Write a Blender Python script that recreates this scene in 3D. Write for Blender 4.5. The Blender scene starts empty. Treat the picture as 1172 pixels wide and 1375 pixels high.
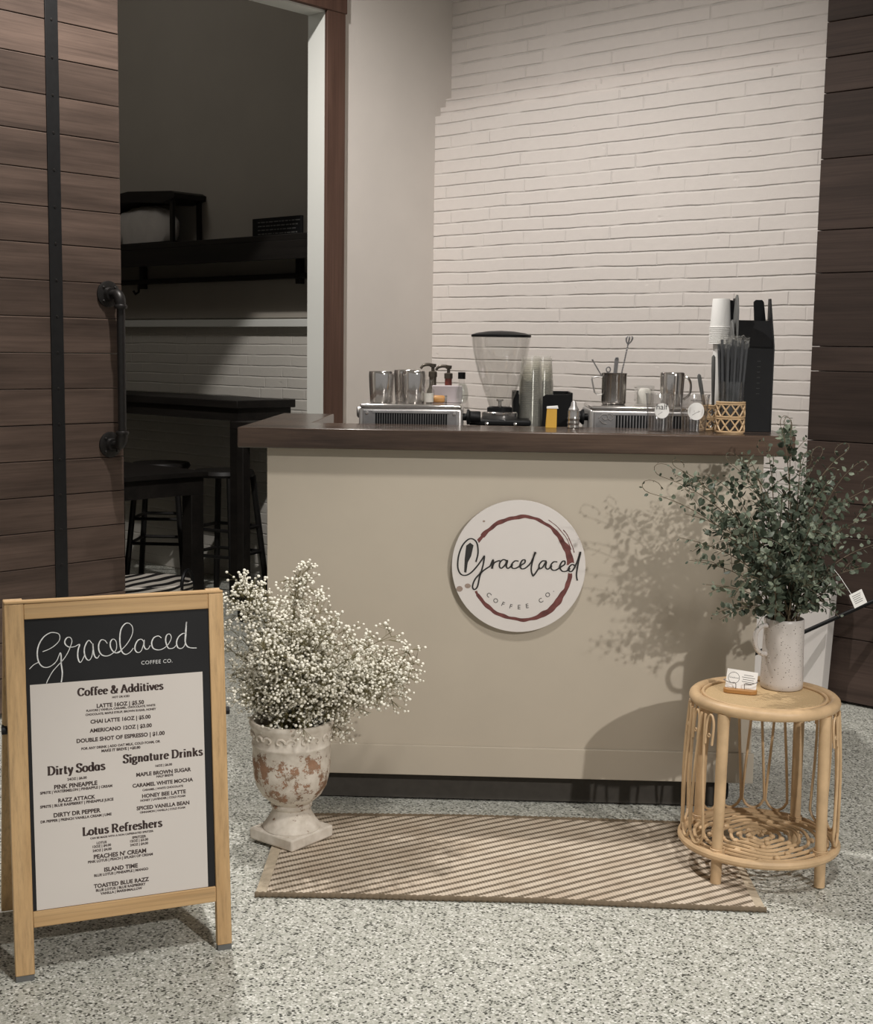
import bpy, bmesh, math, random
from mathutils import Vector, Matrix, Quaternion
R = math.radians
scene = bpy.context.scene
COL = scene.collection

# ------------------------------------------------------------------ camera, world, lights
F_PX, PITCH, ROLL, CAM_H = 1793.38, R(6.88185), R(0.847239), 1.44
cd = bpy.data.cameras.new('camera'); cam = bpy.data.objects.new('camera', cd); COL.objects.link(cam)
cp, sp, cr, sr = math.cos(PITCH), math.sin(PITCH), math.cos(ROLL), math.sin(ROLL)
cam_fwd = Vector((0, cp, -sp)); dn = Vector((0, -sp, -cp)); rt = Vector((1, 0, 0))
cam_right = rt * cr - dn * sr; cam_down = rt * sr + dn * cr
M = Matrix((cam_right, -cam_down, -cam_fwd)).transposed().to_4x4(); M.translation = (0, 0, CAM_H)
cam.matrix_world = M
cd.sensor_fit = 'VERTICAL'; cd.sensor_height = 24; cd.lens = F_PX / 1375 * 24
cd.clip_start = 0.05; cd.clip_end = 100
scene.camera = cam

YA, YC = R(42.39995), R(1.98126)          # the room corner and the bar are turned against the camera
CN = Vector((-0.036, 7.121, 0))           # foot of the corner between plaster wall and brick wall
XA = Vector((math.cos(YA), -math.sin(YA), 0)); VA = Vector((math.sin(YA), math.cos(YA), 0))
XB = Vector((math.cos(YC), -math.sin(YC), 0)); VB = Vector((math.sin(YC), math.cos(YC), 0))
def W(x, y, z=0): return CN + XA * x + VA * y + Vector((0, 0, z))      # room frame: x out of the plaster wall, y into the brick wall
def B(x, y, z=0): return XB * x + VB * y + Vector((0, 0, z))           # bar frame

wd = bpy.data.worlds.new('world'); scene.world = wd; wd.use_nodes = True
wd.node_tree.nodes['Background'].inputs[0].default_value = (1.0, 0.98, 0.96, 1)
wd.node_tree.nodes['Background'].inputs[1].default_value = 0.30
def spot(name, loc, target, power, angle, blend, size, col=(1, 0.965, 0.925)):
    l = bpy.data.lights.new(name, 'SPOT'); l.energy = power; l.spot_size = R(angle); l.spot_blend = blend
    l.shadow_soft_size = size; l.color = col
    o = bpy.data.objects.new(name, l); COL.objects.link(o); o.location = loc
    o.rotation_euler = (Vector(target) - Vector(loc)).to_track_quat('-Z', 'Y').to_euler()
    return o
spot('ceiling_spot', (3.5, -2.3, 3.9), (1.3, 2.25, 0.5), 1020, 35, 0.5, 0.06)
spot('ceiling_downlight', W(1.05, -2.4, 4.0), W(1.05, -2.35, 0), 375, 150, 0.6, 0.045)
spot('ceiling_downlight', (0.6, 1.6, 4.2), (0.5, 2.2, 0), 330, 105, 0.7, 0.2)
pl = bpy.data.lights.new('dark_room_fill', 'POINT'); pl.energy = 19; pl.shadow_soft_size = 0.3; pl.color = (1, 0.97, 0.92)  # unseen fill light, added to lift the gloom of the next room
plo = bpy.data.objects.new('dark_room_fill', pl); COL.objects.link(plo); plo.location = W(-2.2, -2.2, 3.9)
scene.view_settings.view_transform = 'Standard'
scene.view_settings.look = 'None'
scene.view_settings.exposure = -0.12
scene.view_settings.gamma = 1.0
scene.view_settings.use_curve_mapping = False
scene.cycles.transparent_max_bounces = 48

# ------------------------------------------------------------------ helpers
def srgb(r, g, b):
    f = lambda c: (c / 12.92 if c <= 0.04045 else ((c + 0.055) / 1.055) ** 2.4)
    return (f(r / 255), f(g / 255), f(b / 255), 1)

class N:
    """small node-tree helper"""
    def __init__(s, name):
        s.m = bpy.data.materials.new(name); s.m.use_nodes = True
        s.t = s.m.node_tree; s.bsdf = s.t.nodes['Principled BSDF']; s.out = s.t.nodes['Material Output']
    def n(s, typ, **kw):
        nd = s.t.nodes.new(typ)
        for k, v in kw.items():
            if k.startswith('i_'):
                key = k[2:]; key = int(key) if key.isdigit() else key.replace('_', ' ')
                nd.inputs[key].default_value = v
            else: setattr(nd, k, v)
        return nd
    def l(s, a, b): s.t.links.new(a, b)
    def ramp(s, src, stops, interp='LINEAR'):
        r = s.n('ShaderNodeValToRGB'); r.color_ramp.interpolation = interp
        e = r.color_ramp.elements
        while len(e) < len(stops): e.new(0.5)
        for k, (p, c) in enumerate(stops):
            e[k].position = p; e[k].color = c if len(c) == 4 else (*c, 1)
        s.l(src, r.inputs[0]); return r.outputs[0]
    def mix(s, fac, a, b, mode='MIX'):
        m = s.n('ShaderNodeMix', data_type='RGBA', blend_type=mode)
        for sock, v in ((m.inputs[0], fac), (m.inputs[6], a), (m.inputs[7], b)):
            if hasattr(v, 'is_output') or isinstance(v, bpy.types.NodeSocket): s.l(v, sock)
            else: sock.default_value = v
        return m.outputs[2]
    def coord(s, scale=(1, 1, 1), kind='Object', rot=(0, 0, 0)):
        tc = s.n('ShaderNodeTexCoord'); mp = s.n('ShaderNodeMapping')
        mp.inputs['Scale'].default_value = scale; mp.inputs['Rotation'].default_value = rot
        s.l(tc.outputs[kind], mp.inputs[0]); return mp.outputs[0]
    def noise(s, vec, scale, detail=4, rough=0.55):
        nz = s.n('ShaderNodeTexNoise'); nz.inputs['Scale'].default_value = scale
        nz.inputs['Detail'].default_value = detail; nz.inputs['Roughness'].default_value = rough
        s.l(vec, nz.inputs['Vector']); return nz.outputs[0]
    def bump(s, h, strength=0.3, dist=0.01):
        b = s.n('ShaderNodeBump'); b.inputs['Strength'].default_value = strength; b.inputs['Distance'].default_value = dist
        s.l(h, b.inputs['Height']); s.l(b.outputs[0], s.bsdf.inputs['Normal']); return b
    def set(s, color=None, rough=None, metal=None, spec=None):
        if color is not None:
            if isinstance(color, bpy.types.NodeSocket): s.l(color, s.bsdf.inputs['Base Color'])
            else: s.bsdf.inputs['Base Color'].default_value = color
        if rough is not None: s.bsdf.inputs['Roughness'].default_value = rough
        if metal is not None: s.bsdf.inputs['Metallic'].default_value = metal
        if spec is not None: s.bsdf.inputs['Specular IOR Level'].default_value = spec
        return s.m

def flat(name, col, rough=0.5, metal=0, var=0.12, scale=30, bump=0.0, spec=None):
    k = N(name); v = k.coord(); nz = k.noise(v, scale)
    c2 = tuple(min(1, c * (1 + var)) for c in col[:3]) + (1,); c1 = tuple(c * (1 - var) for c in col[:3]) + (1,)
    k.set(k.ramp(nz, [(0.3, c1), (0.7, c2)]), rough, metal, spec)
    if bump: k.bump(nz, bump, 0.004)
    return k.m

def wood(name, dark, light, axis='X', scale=1.0, rough=0.55, island=0.25, bump=0.15, spec=None):
    k = N(name)
    sc = {'X': (1.2, 14, 14), 'Y': (14, 1.2, 14), 'Z': (14, 14, 1.2)}[axis]
    v = k.coord(tuple(a * scale for a in sc))
    geo = k.n('ShaderNodeNewGeometry')
    off = k.n('ShaderNodeVectorMath', operation='ADD'); mul = k.n('ShaderNodeVectorMath', operation='SCALE')
    cmb = k.n('ShaderNodeCombineXYZ')
    for i in range(3): k.l(geo.outputs['Random Per Island'], cmb.inputs[i])
    k.l(cmb.outputs[0], mul.inputs[0]); mul.inputs['Scale'].default_value = 37.0
    k.l(v, off.inputs[0]); k.l(mul.outputs[0], off.inputs[1])
    nz = k.noise(off.outputs[0], 1.3, 6, 0.6)
    big = k.noise(off.outputs[0], 0.35, 3, 0.5)
    c = k.ramp(nz, [(0.28, dark), (0.72, light)])
    c = k.mix(0.35, c, k.ramp(big, [(0.35, dark), (0.65, light)]))
    st = k.n('ShaderNodeMapping'); st.inputs['Scale'].default_value = {'X': (0.8, 5, 5), 'Y': (5, 0.8, 5), 'Z': (5, 5, 0.8)}[axis]; k.l(off.outputs[0], st.inputs[0])
    fine = k.noise(st.outputs[0], 1.6, 8, 0.7)
    c = k.mix(1.0, c, k.ramp(fine, [(0.30, (0.72,) * 3), (0.5, (1, 1, 1)), (0.72, (1.16,) * 3)]), 'MULTIPLY')
    isl = k.ramp(geo.outputs['Random Per Island'], [(0, (1 - island,) * 3), (1, (1 + island * 0.4,) * 3)])
    c = k.mix(1.0, c, isl, 'MULTIPLY')
    k.set(c, rough, 0, spec); k.bump(nz, bump, 0.004)
    return k.m

class MB:
    def __init__(s): s.v = []; s.f = []
    def add(s, vs, fs):
        o = len(s.v); s.v += [tuple(p) for p in vs]; s.f += [tuple(i + o for i in f) for f in fs]; return s
    def box(s, x0, x1, y0, y1, z0, z1, mtx=None):
        vs = [Vector((x, y, z)) for z in (z0, z1) for y in (y0, y1) for x in (x0, x1)]
        if mtx: vs = [mtx @ p for p in vs]
        return s.add(vs, [(0, 2, 3, 1), (4, 5, 7, 6), (0, 1, 5, 4), (2, 6, 7, 3), (0, 4, 6, 2), (1, 3, 7, 5)])
    def prism(s, poly, a0, a1, fn):
        """poly of 2-D points, fn(u, v, a) -> point"""
        n = len(poly); vs = [fn(u, v, a0) for u, v in poly] + [fn(u, v, a1) for u, v in poly]
        fs = [tuple(range(n - 1, -1, -1)), tuple(range(n, 2 * n))] + [(i, (i + 1) % n, n + (i + 1) % n, n + i) for i in range(n)]
        return s.add(vs, fs)
    def tube(s, path, r, n=8, closed=False, caps=True):
        P = [Vector(p) for p in path]; m = len(P); rs = r if isinstance(r, (list, tuple)) else [r] * m
        T = []
        for i in range(m):
            a = P[(i - 1) % m] if (closed or i > 0) else P[0]; b = P[(i + 1) % m] if (closed or i < m - 1) else P[-1]
            t = b - a; T.append(t.normalized() if t.length > 1e-9 else Vector((0, 0, 1)))
        up = Vector((0, 0, 1)) if abs(T[0].z) < 0.9 else Vector((1, 0, 0))
        nrm = (up - T[0] * up.dot(T[0])).normalized(); vs = []
        for i in range(m):
            nrm = (nrm - T[i] * nrm.dot(T[i]))
            nrm = nrm.normalized() if nrm.length > 1e-6 else T[i].orthogonal().normalized()
            bi = T[i].cross(nrm)
            for k in range(n):
                a = 2 * math.pi * k / n; vs.append(P[i] + (nrm * math.cos(a) + bi * math.sin(a)) * rs[i])
        fs = []
        for i in range(m if closed else m - 1):
            j = (i + 1) % m
            for k in range(n): fs.append((i * n + k, i * n + (k + 1) % n, j * n + (k + 1) % n, j * n + k))
        if caps and not closed: fs += [tuple(range(n - 1, -1, -1)), tuple(range((m - 1) * n, m * n))]
        return s.add(vs, fs)
    def lathe(s, prof, n=32, c=(0, 0, 0), mtx=None, closed=False):
        vs = []; m = len(prof)
        for r, z in prof:
            for k in range(n):
                a = 2 * math.pi * k / n; p = Vector((c[0] + r * math.cos(a), c[1] + r * math.sin(a), c[2] + z))
                vs.append(mtx @ p if mtx else p)
        fs = []
        for i in range(m if closed else m - 1):
            j = (i + 1) % m
            for k in range(n): fs.append((i * n + k, i * n + (k + 1) % n, j * n + (k + 1) % n, j * n + k))
        if not closed:
            fs.append(tuple(range(n - 1, -1, -1))); fs.append(tuple(range((m - 1) * n, m * n)))
        return s.add(vs, fs)
    def ball(s, c, r, seg=8, rings=5, sq=(1, 1, 1)):
        c = Vector(c); vs = [c + Vector((0, 0, -r * sq[2]))]
        for i in range(1, rings):
            ph = -math.pi / 2 + math.pi * i / rings
            for k in range(seg):
                a = 2 * math.pi * k / seg
                vs.append(c + Vector((r * sq[0] * math.cos(ph) * math.cos(a), r * sq[1] * math.cos(ph) * math.sin(a), r * sq[2] * math.sin(ph))))
        vs.append(c + Vector((0, 0, r * sq[2]))); t = len(vs) - 1; fs = []
        for k in range(seg):
            fs.append((0, 1 + (k + 1) % seg, 1 + k)); fs.append((t, t - seg + k, t - seg + (k + 1) % seg))
        for i in range(rings - 2):
            for k in range(seg):
                a = 1 + i * seg; fs.append((a + k, a + (k + 1) % seg, a + seg + (k + 1) % seg, a + seg + k))
        return s.add(vs, fs)
    def ribbon(s, pts, wid, fn):
        """flat stroke in a 2-D plane, fn(u, v) -> point; wid(dirx, diry, t) -> width"""
        n = len(pts); L = []; 
        for i in range(n):
            a = pts[max(0, i - 1)]; b = pts[min(n - 1, i + 1)]
            dx, dy = b[0] - a[0], b[1] - a[1]; d = math.hypot(dx, dy) or 1e-9; dx /= d; dy /= d
            w = wid(dx, dy, i / max(1, n - 1)) / 2
            L += [fn(pts[i][0] - dy * w, pts[i][1] + dx * w), fn(pts[i][0] + dy * w, pts[i][1] - dx * w)]
        return s.add(L, [(2 * i, 2 * i + 1, 2 * i + 3, 2 * i + 2) for i in range(n - 1)])
    def build(s, name, mat, parent=None, smooth=True, bevel=0, loc=None, rotz=0, seg=2, angle=35):
        me = bpy.data.meshes.new(name); me.from_pydata(s.v, [], s.f); me.update()
        bm = bmesh.new(); bm.from_mesh(me); bmesh.ops.recalc_face_normals(bm, faces=bm.faces); bm.to_mesh(me); bm.free()
        if smooth:
            me.polygons.foreach_set('use_smooth', [True] * len(me.polygons)); me.set_sharp_from_angle(angle=R(angle))
        me.materials.append(mat)
        o = bpy.data.objects.new(name, me); COL.objects.link(o)
        if parent: o.parent = parent
        if loc is not None: o.location = loc
        o.rotation_euler = (0, 0, rotz)
        if bevel:
            b = o.modifiers.new('bevel', 'BEVEL'); b.width = bevel; b.segments = seg; b.limit_method = 'ANGLE'; b.angle_limit = R(40)
        return o

def spline(pts, k=6):
    """Catmull-Rom through points of any dimension"""
    out = []; n = len(pts)
    for i in range(n - 1):
        p0, p1, p2, p3 = pts[max(0, i - 1)], pts[i], pts[i + 1], pts[min(n - 1, i + 2)]
        for j in range(k):
            t = j / k
            out.append(tuple(0.5 * ((2 * b) + (c - a) * t + (2 * a - 5 * b + 4 * c - d) * t * t + (3 * b - a - 3 * c + d) * t ** 3) for a, b, c, d in zip(p0, p1, p2, p3)))
    out.append(tuple(pts[-1])); return out

def tag(o, label, cat, group=None):
    o['label'] = label; o['category'] = cat
    if group: o['group'] = group
    return o
def thing(name, label, cat, loc, rotz=0, group=None):
    o = bpy.data.objects.new(name, None); o.empty_display_size = 0.05; COL.objects.link(o)
    o.location = loc; o.rotation_euler = (0, 0, rotz); return tag(o, label, cat, group)
def struct(o): o['kind'] = 'structure'; return o
def copy_tree(o, parent=None):
    c = o.copy(); COL.objects.link(c)
    if parent: c.parent = parent
    for ch in list(o.children): copy_tree(ch, c)
    return c

def text_into(mb, s, fn, uc, vb, width=None, size=None, bold=0.0, spacing=1.0):
    """built-in font, centred on uc with baseline vb, fn(u, v) -> point"""
    cu = bpy.data.curves.new('t', 'FONT'); cu.body = s; cu.size = 1; cu.offset = bold; cu.space_character = spacing; cu.resolution_u = 3
    o = bpy.data.objects.new('t', cu); COL.objects.link(o)
    bpy.context.view_layer.update()
    me = bpy.data.meshes.new_from_object(o.evaluated_get(bpy.context.evaluated_depsgraph_get()))
    xs = [v.co.x for v in me.vertices]; x0, x1 = min(xs), max(xs)
    k = size if size else width / (x1 - x0)
    mb.add([fn(uc + (v.co.x - (x0 + x1) / 2) * k, vb + v.co.y * k) for v in me.vertices], [tuple(p.vertices) for p in me.polygons])
    bpy.data.objects.remove(o); bpy.data.curves.remove(cu); bpy.data.meshes.remove(me)

# ------------------------------------------------------------------ materials
def m_floor():
    k = N('terrazzo'); v = k.coord()
    def vor(scale, rnd=1.0):
        w = k.n('ShaderNodeTexVoronoi'); w.inputs['Scale'].default_value = scale; k.l(v, w.inputs['Vector'])
        s = k.n('ShaderNodeSeparateColor'); k.l(w.outputs['Color'], s.inputs[0]); return s.outputs[0], w.outputs['Distance']
    a, da = vor(122); b, db = vor(215)
    ca = k.ramp(a, [(0.0, srgb(74, 75, 70)), (0.14, srgb(122, 123, 115)), (0.27, srgb(190, 191, 180)), (0.55, srgb(204, 204, 195)), (0.80, srgb(234, 234, 226))], 'CONSTANT')
    cb = k.ramp(b, [(0.0, srgb(98, 99, 92)), (0.13, srgb(176, 177, 166)), (0.5, srgb(194, 193, 184)), (0.82, srgb(216, 215, 207))], 'CONSTANT')
    # chips of the coarse layer are kept only near their cell centres
    edge = k.ramp(da, [(0.40, (1, 1, 1)), (0.52, (0, 0, 0))])
    c = k.mix(edge, cb, ca)
    big = k.noise(v, 1.3, 3)
    c = k.mix(1.0, c, k.ramp(big, [(0.3, (0.93,) * 3), (0.7, (1.0,) * 3)]), 'MULTIPLY')
    k.set(c, 0.42, 0, 0.35); return k.m
def m_brick(name, col, mortar_col, bw=0.26, rh=0.0635, strength=0.8, vert=0.55):
    k = N(name); tc = k.n('ShaderNodeTexCoord'); sx = k.n('ShaderNodeSeparateXYZ'); k.l(tc.outputs['Object'], sx.inputs[0])
    def mt(op, a, b=None, c=None):
        m = k.n('ShaderNodeMath', operation=op)
        for i, q in enumerate((a, b, c)):
            if q is None: continue
            if isinstance(q, bpy.types.NodeSocket): k.l(q, m.inputs[i])
            else: m.inputs[i].default_value = q
        return m.outputs[0]
    cx = k.n('ShaderNodeCombineXYZ'); k.l(sx.outputs[0], cx.inputs[0]); k.l(sx.outputs[2], cx.inputs[1])
    v = cx.outputs[0]
    wob = mt('MULTIPLY', mt('SUBTRACT', k.noise(v, 3.0, 3), 0.5), 0.016)
    zz = mt('DIVIDE', mt('ADD', sx.outputs[2], wob), rh); row = mt('FLOOR', zz); fz = mt('SUBTRACT', zz, row)
    wn = k.n('ShaderNodeTexWhiteNoise', noise_dimensions='1D'); k.l(row, wn.inputs['W'])
    off = mt('ADD', mt('MULTIPLY', mt('MODULO', row, 2.0), 0.5), mt('MULTIPLY', wn.outputs['Value'], 0.35))
    xx = mt('ADD', mt('DIVIDE', sx.outputs[0], bw), off); ix = mt('FLOOR', xx); fx = mt('SUBTRACT', xx, ix)
    dz = mt('MULTIPLY', mt('MINIMUM', fz, mt('SUBTRACT', 1.0, fz)), rh)      # distance to bed joint
    dx = mt('MULTIPLY', mt('MINIMUM', fx, mt('SUBTRACT', 1.0, fx)), bw)      # distance to head joint
    n1 = k.noise(v, 5.0, 3); n2 = k.noise(v, 4.1, 2)
    wz = k.ramp(n1, [(0.36, (0.25,) * 3), (0.52, (1,) * 3)])
    mpx = k.n('ShaderNodeMapping'); mpx.inputs['Location'].default_value = (7.3, 2.1, 0); k.l(v, mpx.inputs[0])
    wx = k.ramp(k.noise(mpx.outputs[0], 3.0, 3), [(0.45, (0.0,) * 3), (0.60, (vert,) * 3)])
    jz = mt('MULTIPLY', k.ramp(mt('MULTIPLY', dz, 100.0), [(0.12, (1,) * 3), (0.62, (0,) * 3)]), wz)
    jx = mt('MULTIPLY', k.ramp(mt('MULTIPLY', dx, 100.0), [(0.12, (1,) * 3), (0.55, (0,) * 3)]), wx)
    jt = mt('MAXIMUM', jz, jx)
    nz = k.noise(v, 26, 5, 0.6); dents = k.ramp(k.noise(v, 11, 2), [(0.70, (0,) * 3), (0.76, (1,) * 3)])
    hb = k.n('ShaderNodeCombineXYZ'); k.l(row, hb.inputs[0]); k.l(ix, hb.inputs[1])
    wb = k.n('ShaderNodeTexWhiteNoise', noise_dimensions='2D'); k.l(hb.outputs[0], wb.inputs['Vector'])
    h = mt('SUBTRACT', mt('ADD', mt('MULTIPLY', wb.outputs['Value'], 0.35), mt('MULTIPLY', nz, 0.22)), mt('ADD', jt, mt('MULTIPLY', dents, 0.25)))
    c = k.ramp(nz, [(0.3, tuple(x * 0.97 for x in col[:3])), (0.7, col)])
    c = k.mix(mt('MULTIPLY', jt, 0.35), c, mortar_col)
    k.set(c, 0.55, 0, 0.3); k.bump(h, strength, 0.007); return k.m
def m_rug():
    k = N('jute_rug'); tc = k.n('ShaderNodeTexCoord'); sx = k.n('ShaderNodeSeparateXYZ'); k.l(tc.outputs['Object'], sx.inputs[0])
    def math_(op, a, b=None):
        m = k.n('ShaderNodeMath', operation=op)
        for i, q in enumerate((a, b)):
            if q is None: continue
            if isinstance(q, bpy.types.NodeSocket): k.l(q, m.inputs[i])
            else: m.inputs[i].default_value = q
        return m.outputs[0]
    # twill: diagonal ribs that step from yarn to yarn
    yarn = math_('FLOOR', math_('MULTIPLY', sx.outputs[0], 130))
    d = math_('ADD', math_('MULTIPLY', sx.outputs[1], 26.0), math_('MULTIPLY', yarn, -0.124))
    fr = math_('FRACT', d)
    fx = math_('FRACT', math_('MULTIPLY', sx.outputs[0], 130))
    nz = k.noise(tc.outputs['Object'], 60, 3); blot = k.noise(tc.outputs['Object'], 9, 2)
    fr2 = math_('ADD', fr, math_('MULTIPLY', math_('SUBTRACT', nz, 0.5), 0.16))
    lite = k.mix(k.ramp(blot, [(0.4, (0, 0, 0)), (0.65, (1, 1, 1))]), srgb(212, 198, 180), srgb(198, 182, 163))
    c = k.ramp(fr2, [(0.0, (0, 0, 0)), (0.10, (0, 0, 0)), (0.2, (1, 1, 1)), (0.72, (1, 1, 1)), (0.82, (0, 0, 0))])
    dots = math_('MULTIPLY', k.ramp(fx, [(0.0, (1,) * 3), (0.22, (0,) * 3), (0.78, (0,) * 3), (1.0, (1,) * 3)]), 0.45)
    c = math_('MAXIMUM', c, dots)
    c2 = k.mix(c, srgb(112, 100, 84), lite)
    gap = k.ramp(fx, [(0, (0.78,) * 3), (0.2, (1, 1, 1)), (0.8, (1, 1, 1)), (1, (0.78,) * 3)])
    c2 = k.mix(1, c2, gap, 'MULTIPLY')
    k.set(c2, 0.95, 0, 0.1)
    h = math_('ADD', c, math_('MULTIPLY', fx, 0.3)); k.bump(h, 0.5, 0.003); return k.m
def m_urn():
    k = N('chipped_paint'); v = k.coord(); mpo = k.n('ShaderNodeMapping'); mpo.inputs['Location'].default_value = (0.9, 2.3, 0.4); k.l(v, mpo.inputs[0]); nz = k.noise(mpo.outputs[0], 24, 8, 0.8); big = k.noise(mpo.outputs[0], 6.0, 2, 0.5)
    sx = k.n('ShaderNodeSeparateXYZ'); k.l(v, sx.inputs[0])
    # bare clay shows on the belly and here and there
    band = k.ramp(sx.outputs[2], [(0.05, (0.0,) * 3), (0.17, (0.13,) * 3), (0.24, (0.16,) * 3), (0.31, (0.0,) * 3)])
    ad = k.n('ShaderNodeMath', operation='ADD'); k.l(nz, ad.inputs[0]); k.l(band, ad.inputs[1])
    ad2 = k.n('ShaderNodeMath', operation='MULTIPLY_ADD'); k.l(big, ad2.inputs[0]); ad2.inputs[1].default_value = 0.35; k.l(ad.outputs[0], ad2.inputs[2])
    msk = k.ramp(ad2.outputs[0], [(0.845, (0, 0, 0)), (0.865, (1, 1, 1))])
    clay = k.ramp(k.noise(v, 9, 3), [(0.35, srgb(118, 96, 78)), (0.55, srgb(160, 124, 100)), (0.7, srgb(136, 118, 100))])
    paint = k.ramp(k.noise(v, 30, 4), [(0.3, srgb(196, 186, 172)), (0.7, srgb(222, 214, 202))])
    k.set(k.mix(msk, paint, clay), 0.8, 0, 0.2)
    inv = k.ramp(ad2.outputs[0], [(0.825, (1, 1, 1)), (0.87, (0, 0, 0))]); k.bump(inv, 0.35, 0.004); return k.m
def m_cane():
    k = N('woven_cane'); v = k.coord((170, 170, 170), rot=(0, 0, 0.5))
    ch = k.n('ShaderNodeTexWave', wave_type='BANDS', bands_direction='X'); ch.inputs['Scale'].default_value = 0.5; k.l(v, ch.inputs['Vector'])
    ch2 = k.n('ShaderNodeTexWave', wave_type='BANDS', bands_direction='Y'); ch2.inputs['Scale'].default_value = 0.5; k.l(v, ch2.inputs['Vector'])
    m = k.n('ShaderNodeMath', operation='MULTIPLY'); k.l(ch.outputs['Fac'], m.inputs[0]); k.l(ch2.outputs['Fac'], m.inputs[1])
    c = k.ramp(m.outputs[0], [(0.05, srgb(176, 148, 108)), (0.4, srgb(220, 192, 150))]); k.set(c, 0.6, 0, 0.3); k.bump(m.outputs[0], 0.5, 0.002); return k.m
def m_clear(name, tint=(0.96, 0.97, 0.96), refl=0.5, rough=0.05):
    k = N(name); tr = k.n('ShaderNodeBsdfTransparent'); tr.inputs[0].default_value = (*tint, 1)
    gl = k.n('ShaderNodeBsdfGlossy'); gl.inputs['Roughness'].default_value = rough; gl.inputs[0].default_value = (0.95, 0.95, 0.95, 1)
    lw = k.n('ShaderNodeLayerWeight'); lw.inputs[0].default_value = 0.5
    fac = k.ramp(lw.outputs['Facing'], [(0.0, (refl * 0.12,) * 3), (0.6, (refl * 0.22,) * 3), (0.9, (refl * 0.7,) * 3), (1.0, (refl,) * 3)])
    mx = k.n('ShaderNodeMixShader'); k.l(fac, mx.inputs[0]); k.l(tr.outputs[0], mx.inputs[1]); k.l(gl.outputs[0], mx.inputs[2])
    k.l(mx.outputs[0], k.out.inputs[0]); return k.m
def m_haze(name):
    k = N(name); tr = k.n('ShaderNodeBsdfTransparent'); tr.inputs[0].default_value = (0.995, 0.995, 0.99, 1)
    df = k.n('ShaderNodeBsdfDiffuse'); df.inputs[0].default_value = (0.85, 0.83, 0.78, 1)
    gl = k.n('ShaderNodeBsdfGlossy'); gl.inputs['Roughness'].default_value = 0.12
    m0 = k.n('ShaderNodeMixShader'); m0.inputs[0].default_value = 0.35; k.l(df.outputs[0], m0.inputs[1]); k.l(gl.outputs[0], m0.inputs[2])
    lw = k.n('ShaderNodeLayerWeight'); lw.inputs[0].default_value = 0.5
    fac = k.ramp(lw.outputs['Facing'], [(0.0, (0.03,) * 3), (0.7, (0.07,) * 3), (1.0, (0.6,) * 3)])
    mx = k.n('ShaderNodeMixShader'); k.l(fac, mx.inputs[0]); k.l(tr.outputs[0], mx.inputs[1]); k.l(m0.outputs[0], mx.inputs[2])
    k.l(mx.outputs[0], k.out.inputs[0]); return k.m
def m_speck(name, base, dots):
    k = N(name); v = k.coord()
    w = k.n('ShaderNodeTexVoronoi'); w.inputs['Scale'].default_value = 210; k.l(v, w.inputs['Vector'])
    s = k.n('ShaderNodeSeparateColor'); k.l(w.outputs['Color'], s.inputs[0])
    lim = k.n('ShaderNodeMath', operation='MULTIPLY'); k.l(s.outputs[0], lim.inputs[0]); lim.inputs[1].default_value = 0.34
    lt = k.n('ShaderNodeMath', operation='LESS_THAN'); k.l(w.outputs['Distance'], lt.inputs[0]); k.l(lim.outputs[0], lt.inputs[1])
    sel = k.n('ShaderNodeMath', operation='GREATER_THAN'); k.l(s.outputs[1], sel.inputs[0]); sel.inputs[1].default_value = 0.55
    mu = k.n('ShaderNodeMath', operation='MULTIPLY'); k.l(lt.outputs[0], mu.inputs[0]); k.l(sel.outputs[0], mu.inputs[1])
    b = k.ramp(k.noise(v, 12, 3), [(0.3, tuple(x * 0.9 for x in base[:3])), (0.7, base)])
    k.set(k.mix(mu.outputs[0], b, dots), 0.35, 0, 0.45); return k.m
def m_zebra():
    k = N('zebra_weave'); v = k.coord((1, 1, 2.6), rot=(0, 0.5, 0.2))
    w = k.n('ShaderNodeTexWave', wave_type='BANDS', bands_direction='Z'); w.inputs['Scale'].default_value = 5; w.inputs['Distortion'].default_value = 3.5; w.inputs['Detail'].default_value = 1; k.l(v, w.inputs['Vector'])
    k.set(k.ramp(w.outputs['Fac'], [(0.45, srgb(24, 22, 21)), (0.52, srgb(215, 208, 198))]), 0.8); return k.m

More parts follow.
